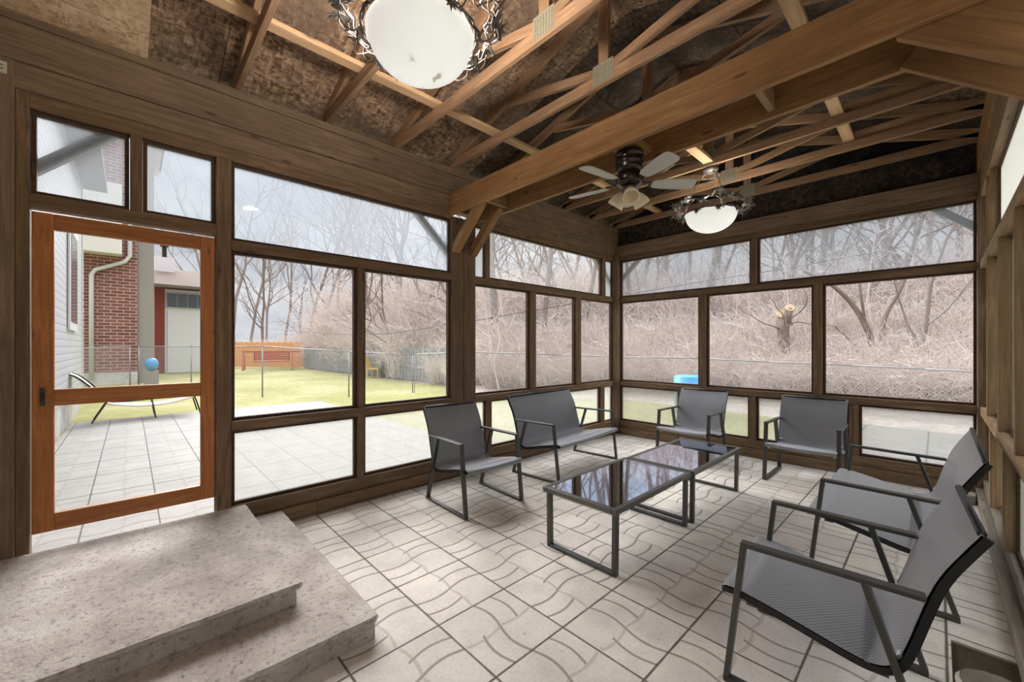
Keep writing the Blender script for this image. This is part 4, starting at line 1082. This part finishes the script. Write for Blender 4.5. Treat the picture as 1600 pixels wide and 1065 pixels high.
def ft(px):
    T = [(430, 29.5), (560, 23.5), (640, 19), (700, 16.2), (740, 13.6), (800, 12.6), (880, 12), (975, 11.6), (1090, 10.6), (1200, 9.4), (1330, 8.4), (1445, 7.5), (1560, 6.9), (1700, 6.2)]
    for (a, u), (b, v) in zip(T, T[1:]):
        if a <= px <= b: return u+(v-u)*(px-a)/(b-a)
    return T[0][1] if px < 500 else T[-1][1]
def gz(p): return max(-.03, bank(p.x, p.y)) if p.y > 7 else -.03
for i in range(46):
    px = 335 + (1560-335)*(i+rt.uniform(-.35, .35))/45
    t_ = rt.uniform(30, 44) if px < 560 else (rt.uniform(22, 36) if px < 760 else rt.uniform(15, 30))
    p = at(px, t_); p.z = gz(p)
    lab = 'tall bare tree in the far row beyond the orange fence' if px < 560 else 'tall bare tree in the woods behind the fences'
    put_tree(src_tall[i % 4], p, rt.uniform(0, 6.28), rt.uniform(.8, 1.15), lab, 'far row of trees' if px < 560 else 'tall trees in the woods')
for i in range(26):
    px = 430 + (1580-430)*(i+rt.uniform(-.4, .4))/25
    t_ = rt.uniform(26, 34) if px < 560 else (rt.uniform(17.5, 24) if px < 760 else ft(px)+rt.uniform(5, 9))
    p = at(px, t_); p.z = gz(p)
    put_tree(src_mid[i % 3], p, rt.uniform(0, 6.28), rt.uniform(.7, 1.1), 'slender bare tree at the front of the woods', 'slender trees in the woods')
for i in range(26):
    px = 560 + (1600-560)*(i+rt.uniform(-.4, .4))/25
    t_ = (rt.uniform(17, 20) if px < 720 else rt.uniform(12.6, 15)) if px < 1000 else ft(px)+rt.uniform(2.0, 5)
    p = at(px, t_); p.z = gz(p)
    put_tree(src_thin[i % 3], p, rt.uniform(0, 6.28), rt.uniform(.5, .8), 'pale sapling in the thicket behind the fence', 'saplings in the thicket')
# cut tree
p = at(1226, 10.6); t = thing('cut_tree', 'thick tree trunk sawn off at the top behind the back fence', 'tree', (p.x, p.y, -.05))
bm = bmesh.new(); add_tube(bm, [(0, 0, 0), (.02, 0, .6), (.0, .0, 1.3), (-.03, 0, 1.9), (-.04, .02, 2.2)], [.19, .155, .14, .145, .165], 12)
add_tube(bm, [(-.03, 0, 2.05), (-.10, .02, 2.35)], [.11, .095], 10); add_tube(bm, [(.02, 0, 2.05), (.08, .05, 2.5)], [.11, .095], 10)
for v in bm.verts: v.co += V((noise.noise(v.co*5), noise.noise(v.co*5+V((3, 0, 0))), 0))*.03
local('trunk', bm, M['bark'], t, smooth=True)
bm = bmesh.new(); add_tube(bm, [(-.10, .02, 2.335), (-.05, -.06, 2.36)], .10, 12); add_tube(bm, [(.08, .05, 2.485), (.13, -.03, 2.515)], .10, 12)
local('sawn_face', bm, M['cut_wood'], t)
bm = bmesh.new()
for k in range(8):
    rr = random.Random(k); a = rr.uniform(0, 6.28); z = rr.uniform(1.0, 2.3)
    pts = [V((.15*math.cos(a), .15*math.sin(a), z))]; d = V((math.cos(a), math.sin(a), .5))
    for i in range(6): d = (d+V((rr.gauss(0, .3), rr.gauss(0, .3), rr.gauss(.0, .3)))).normalized(); pts.append(pts[-1]+d*.22)
    add_tube(bm, pts, [.02-.0025*i for i in range(7)], 5, cap=False)
local('twig', bm, M['bark'], t)
# forked tree
p = at(1372, 9.9); t = thing('forked_tree', 'dark low forking tree behind the right back screen', 'tree', (p.x, p.y, -.05))
rx = RV
bm = bmesh.new()
def limb(pts, r0, r1): 
    r0 *= .62; r1 *= .62; P_ = spline([V((0, 0, 0)) + RV*a + DV*b + V((0, 0, c)) for a, b, c in pts], 4); add_tube(bm, P_, [r0+(r1-r0)*i/(len(P_)-1) for i in range(len(P_))], 9, cap=False)
limb([(0, 0, 0), (.02, 0, .5), (0, .02, 1.0), (-.1, .05, 1.5)], .17, .13)
limb([(-.05, .03, 1.3), (-.3, .0, 2.0), (-.6, .1, 2.6), (-1.1, .1, 3.05), (-1.6, .3, 3.4)], .125, .05)
limb([(0, 0, 1.2), (.12, .05, 1.7), (.3, .1, 2.3), (.6, .0, 3.0), (.8, .1, 3.8)], .10, .04)
limb([(-.3, .0, 2.0), (-.5, -.1, 2.7), (-.5, .0, 3.4)], .06, .03)
limb([(-.02, 0, .9), (-.35, .1, 1.4), (-.9, .2, 2.0)], .06, .03)
local('trunk', bm, M['bark'], t, smooth=True)
# pale tree right of it
p = at(1424, 9.4); o = link('pale_tree', tree_bm(77, 6, .055, .25, .6, 4, nkids=(9, 5, 4, 0)), M['bark_far'], smooth=True)
put_tree(o, (p.x, p.y, -.05), .4, 1, 'pale upright trunk between the forked tree and the right corner')

def brush_bm(seed, W, Dp, H, n, arch=.8):
    rr = random.Random(seed); bm = bmesh.new()
    for k in range(n):
        x, y = rr.uniform(-W/2, W/2), rr.uniform(-Dp/2, Dp/2)
        p = V((x, y, rr.uniform(-.05, .35)*H*rr.random())); a = rr.uniform(0, 2*PI); L = H*rr.uniform(.45, 1.05)
        d = V((math.cos(a)*rr.uniform(.05, .7), math.sin(a)*rr.uniform(.05, .7), 1)).normalized(); pts = [p]; m = 5
        bend = rr.uniform(0, arch); b = V((math.cos(a), math.sin(a), -.6))
        for i in range(m):
            d = (d + b*bend*.16*i/2 + V((rr.gauss(0, .14), rr.gauss(0, .14), rr.gauss(0, .10)))).normalized(); p = p + d*L/m; pts.append(p)
        r = rr.uniform(.004, .0085) if rr.random() < .88 else rr.uniform(.010, .018)
        add_tube(bm, pts, [r*(1-.12*i) for i in range(m+1)], 3, cap=False)
        if rr.random() < .75:
            for q in range(rr.randint(1, 3)):
                i = rr.randint(2, m-1); p2 = pts[i]; d2 = (d + V((rr.gauss(0, .8), rr.gauss(0, .8), rr.gauss(0, .5)))).normalized(); tp = [p2]
                for w_ in range(3): d2 = (d2+V((rr.gauss(0, .2), rr.gauss(0, .2), rr.gauss(0, .2)))).normalized(); p2 = p2+d2*L*.13; tp.append(p2)
                add_tube(bm, tp, r*.6, 3, cap=False)
    return bm
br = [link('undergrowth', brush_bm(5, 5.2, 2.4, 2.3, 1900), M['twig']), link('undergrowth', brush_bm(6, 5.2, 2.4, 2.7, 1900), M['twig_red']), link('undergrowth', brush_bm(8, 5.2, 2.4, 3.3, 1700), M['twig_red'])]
used = set()
def put_brush(k, px, t_, rz, s, label):
    o = br[k]
    if k in used: o = br[k].copy(); COL.objects.link(o)
    used.add(k); p = at(px, t_); p.z = gz(p)-.05
    o.matrix_basis = Matrix.Translation(p) @ Matrix.Rotation(rz, 4, 'Z') @ Matrix.Diagonal((s, s, s, 1))
    tag(o, label, 'undergrowth', 'brush behind the fences', 'stuff')
rb = random.Random(9)
LB = 'tangled dry thicket standing behind the fences'
for i in range(15):                                   # low growth right behind the fence
    px = 750+i*62; t_ = ft(px)+1.1; put_brush(i % 2, px, t_, TH-(px-800)/900*.85+rb.uniform(-.2, .2), .46, LB)
for i in range(14):
    px = 735+i*65; put_brush(i % 2, px, ft(px)+1.9, TH-(px-800)/900*.85+rb.uniform(-.2, .2), .6, LB)
for i in range(12):                                   # shoulder high
    px = 770+i*75; t_ = ft(px)+3.2; put_brush(i % 2, px, t_, TH-(px-800)/900*.85+rb.uniform(-.3, .3), .82, LB)
for i in range(10):                                   # tall, farther in
    px = 740+i*95; t_ = ft(px)+6.2; put_brush(i % 3, px, t_, TH-(px-800)/900*.85+rb.uniform(-.3, .3), 1.15, LB)
for px in (690, 760, 830, 900, 970):
    put_brush(2, px, ft(px)+8.5, TH-(px-800)/900*.85+rb.uniform(-.3, .3), 1.3, LB)
for px, t_, s in ((690, 19.5, 1.0), (640, 22, 1.05), (590, 25, 1.0), (540, 28.5, 1.0), (490, 31.5, .95), (430, 33.5, .9), (375, 34.5, .85), (325, 36, .8)):
    put_brush(0, px, t_, TH+.5+rb.uniform(-.2, .2), s, LB)
for px, t_, s in ((715, 21, 1.35), (660, 24, 1.5), (610, 27.5, 1.6), (560, 31, 1.3)):
    put_brush(1, px, t_, TH+.3, s, LB); put_brush(2, px+20, t_+3, TH+.3, s*1.1, LB)

# ------------------------------------------------------------------ light
def point(loc, power, r, col=(1, .93, .84)):
    l = bpy.data.lights.new('lamp_light', 'POINT'); l.energy = power; l.shadow_soft_size = r; l.color = col
    o = bpy.data.objects.new('lamp_light', l); o.location = loc; COL.objects.link(o)
LP = 34
point((-1.80, 1.07, 3.05), LP, .10); point((-1.72, 4.65, 2.80), LP*.16, .10)

sun = bpy.data.lights.new('cloud_veiled_sun', 'SUN'); sun.energy = 3.6; sun.angle = math.radians(50); sun.color = (1, .98, .95)
so = bpy.data.objects.new('cloud_veiled_sun', sun); COL.objects.link(so)
so.rotation_euler = V((1.0, -.12, -.66)).to_track_quat('-Z', 'Y').to_euler()

W = bpy.data.worlds.new('overcast sky'); SC.world = W; W.use_nodes = True
nt = W.node_tree; nt.nodes.clear(); N = nt.nodes.new; Lk = nt.links.new
out = N('ShaderNodeOutputWorld'); bg = N('ShaderNodeBackground'); Lk(bg.outputs[0], out.inputs[0])
tc = N('ShaderNodeTexCoord'); sp = N('ShaderNodeSeparateXYZ'); Lk(tc.outputs['Generated'], sp.inputs[0])
mp = N('ShaderNodeMapping'); mp.inputs[3].default_value = (1.6, 1.6, 5.5); Lk(tc.outputs['Generated'], mp.inputs[0])
ns = N('ShaderNodeTexNoise'); ns.inputs['Scale'].default_value = 1.7; ns.inputs['Detail'].default_value = 6; ns.inputs['Roughness'].default_value = .55; Lk(mp.outputs[0], ns.inputs['Vector'])
cr = N('ShaderNodeValToRGB'); Lk(ns.outputs[0], cr.inputs[0])
e = cr.color_ramp.elements; e[0].position = .36; e[0].color = (.58, .63, .72, 1); e[1].position = .60; e[1].color = (.88, .90, .93, 1)
el = N('ShaderNodeMapRange'); el.interpolation_type = 'SMOOTHSTEP'; el.inputs[1].default_value = .30; el.inputs[2].default_value = .95; el.inputs[3].default_value = .38; el.inputs[4].default_value = 2.2; Lk(sp.outputs[2], el.inputs[0])
Lk(cr.outputs[0], bg.inputs[0]); Lk(el.outputs[0], bg.inputs[1])

# ------------------------------------------------------------------ camera
cam = bpy.data.cameras.new('camera'); co = bpy.data.objects.new('camera', cam); COL.objects.link(co)
cam.sensor_fit = 'HORIZONTAL'; cam.sensor_width = 36; cam.lens = FPX/1600*36; cam.shift_y = 8.5/1600; cam.clip_start = .03; cam.clip_end = 300
co.location = (0, 0, 1.45); co.rotation_euler = (PI/2, 0, TH)
SC.camera = co
SC.view_settings.view_transform = 'Standard'; SC.view_settings.look = 'None'; SC.view_settings.gamma = 1; SC.view_settings.exposure = 1.4
SC.view_settings.use_curve_mapping = False
SC.cycles.use_denoising = True
SC.cycles.max_bounces = 10; SC.cycles.diffuse_bounces = 5; SC.cycles.transparent_max_bounces = 24; SC.cycles.glossy_bounces = 4
SC.cycles.sample_clamp_indirect = 6
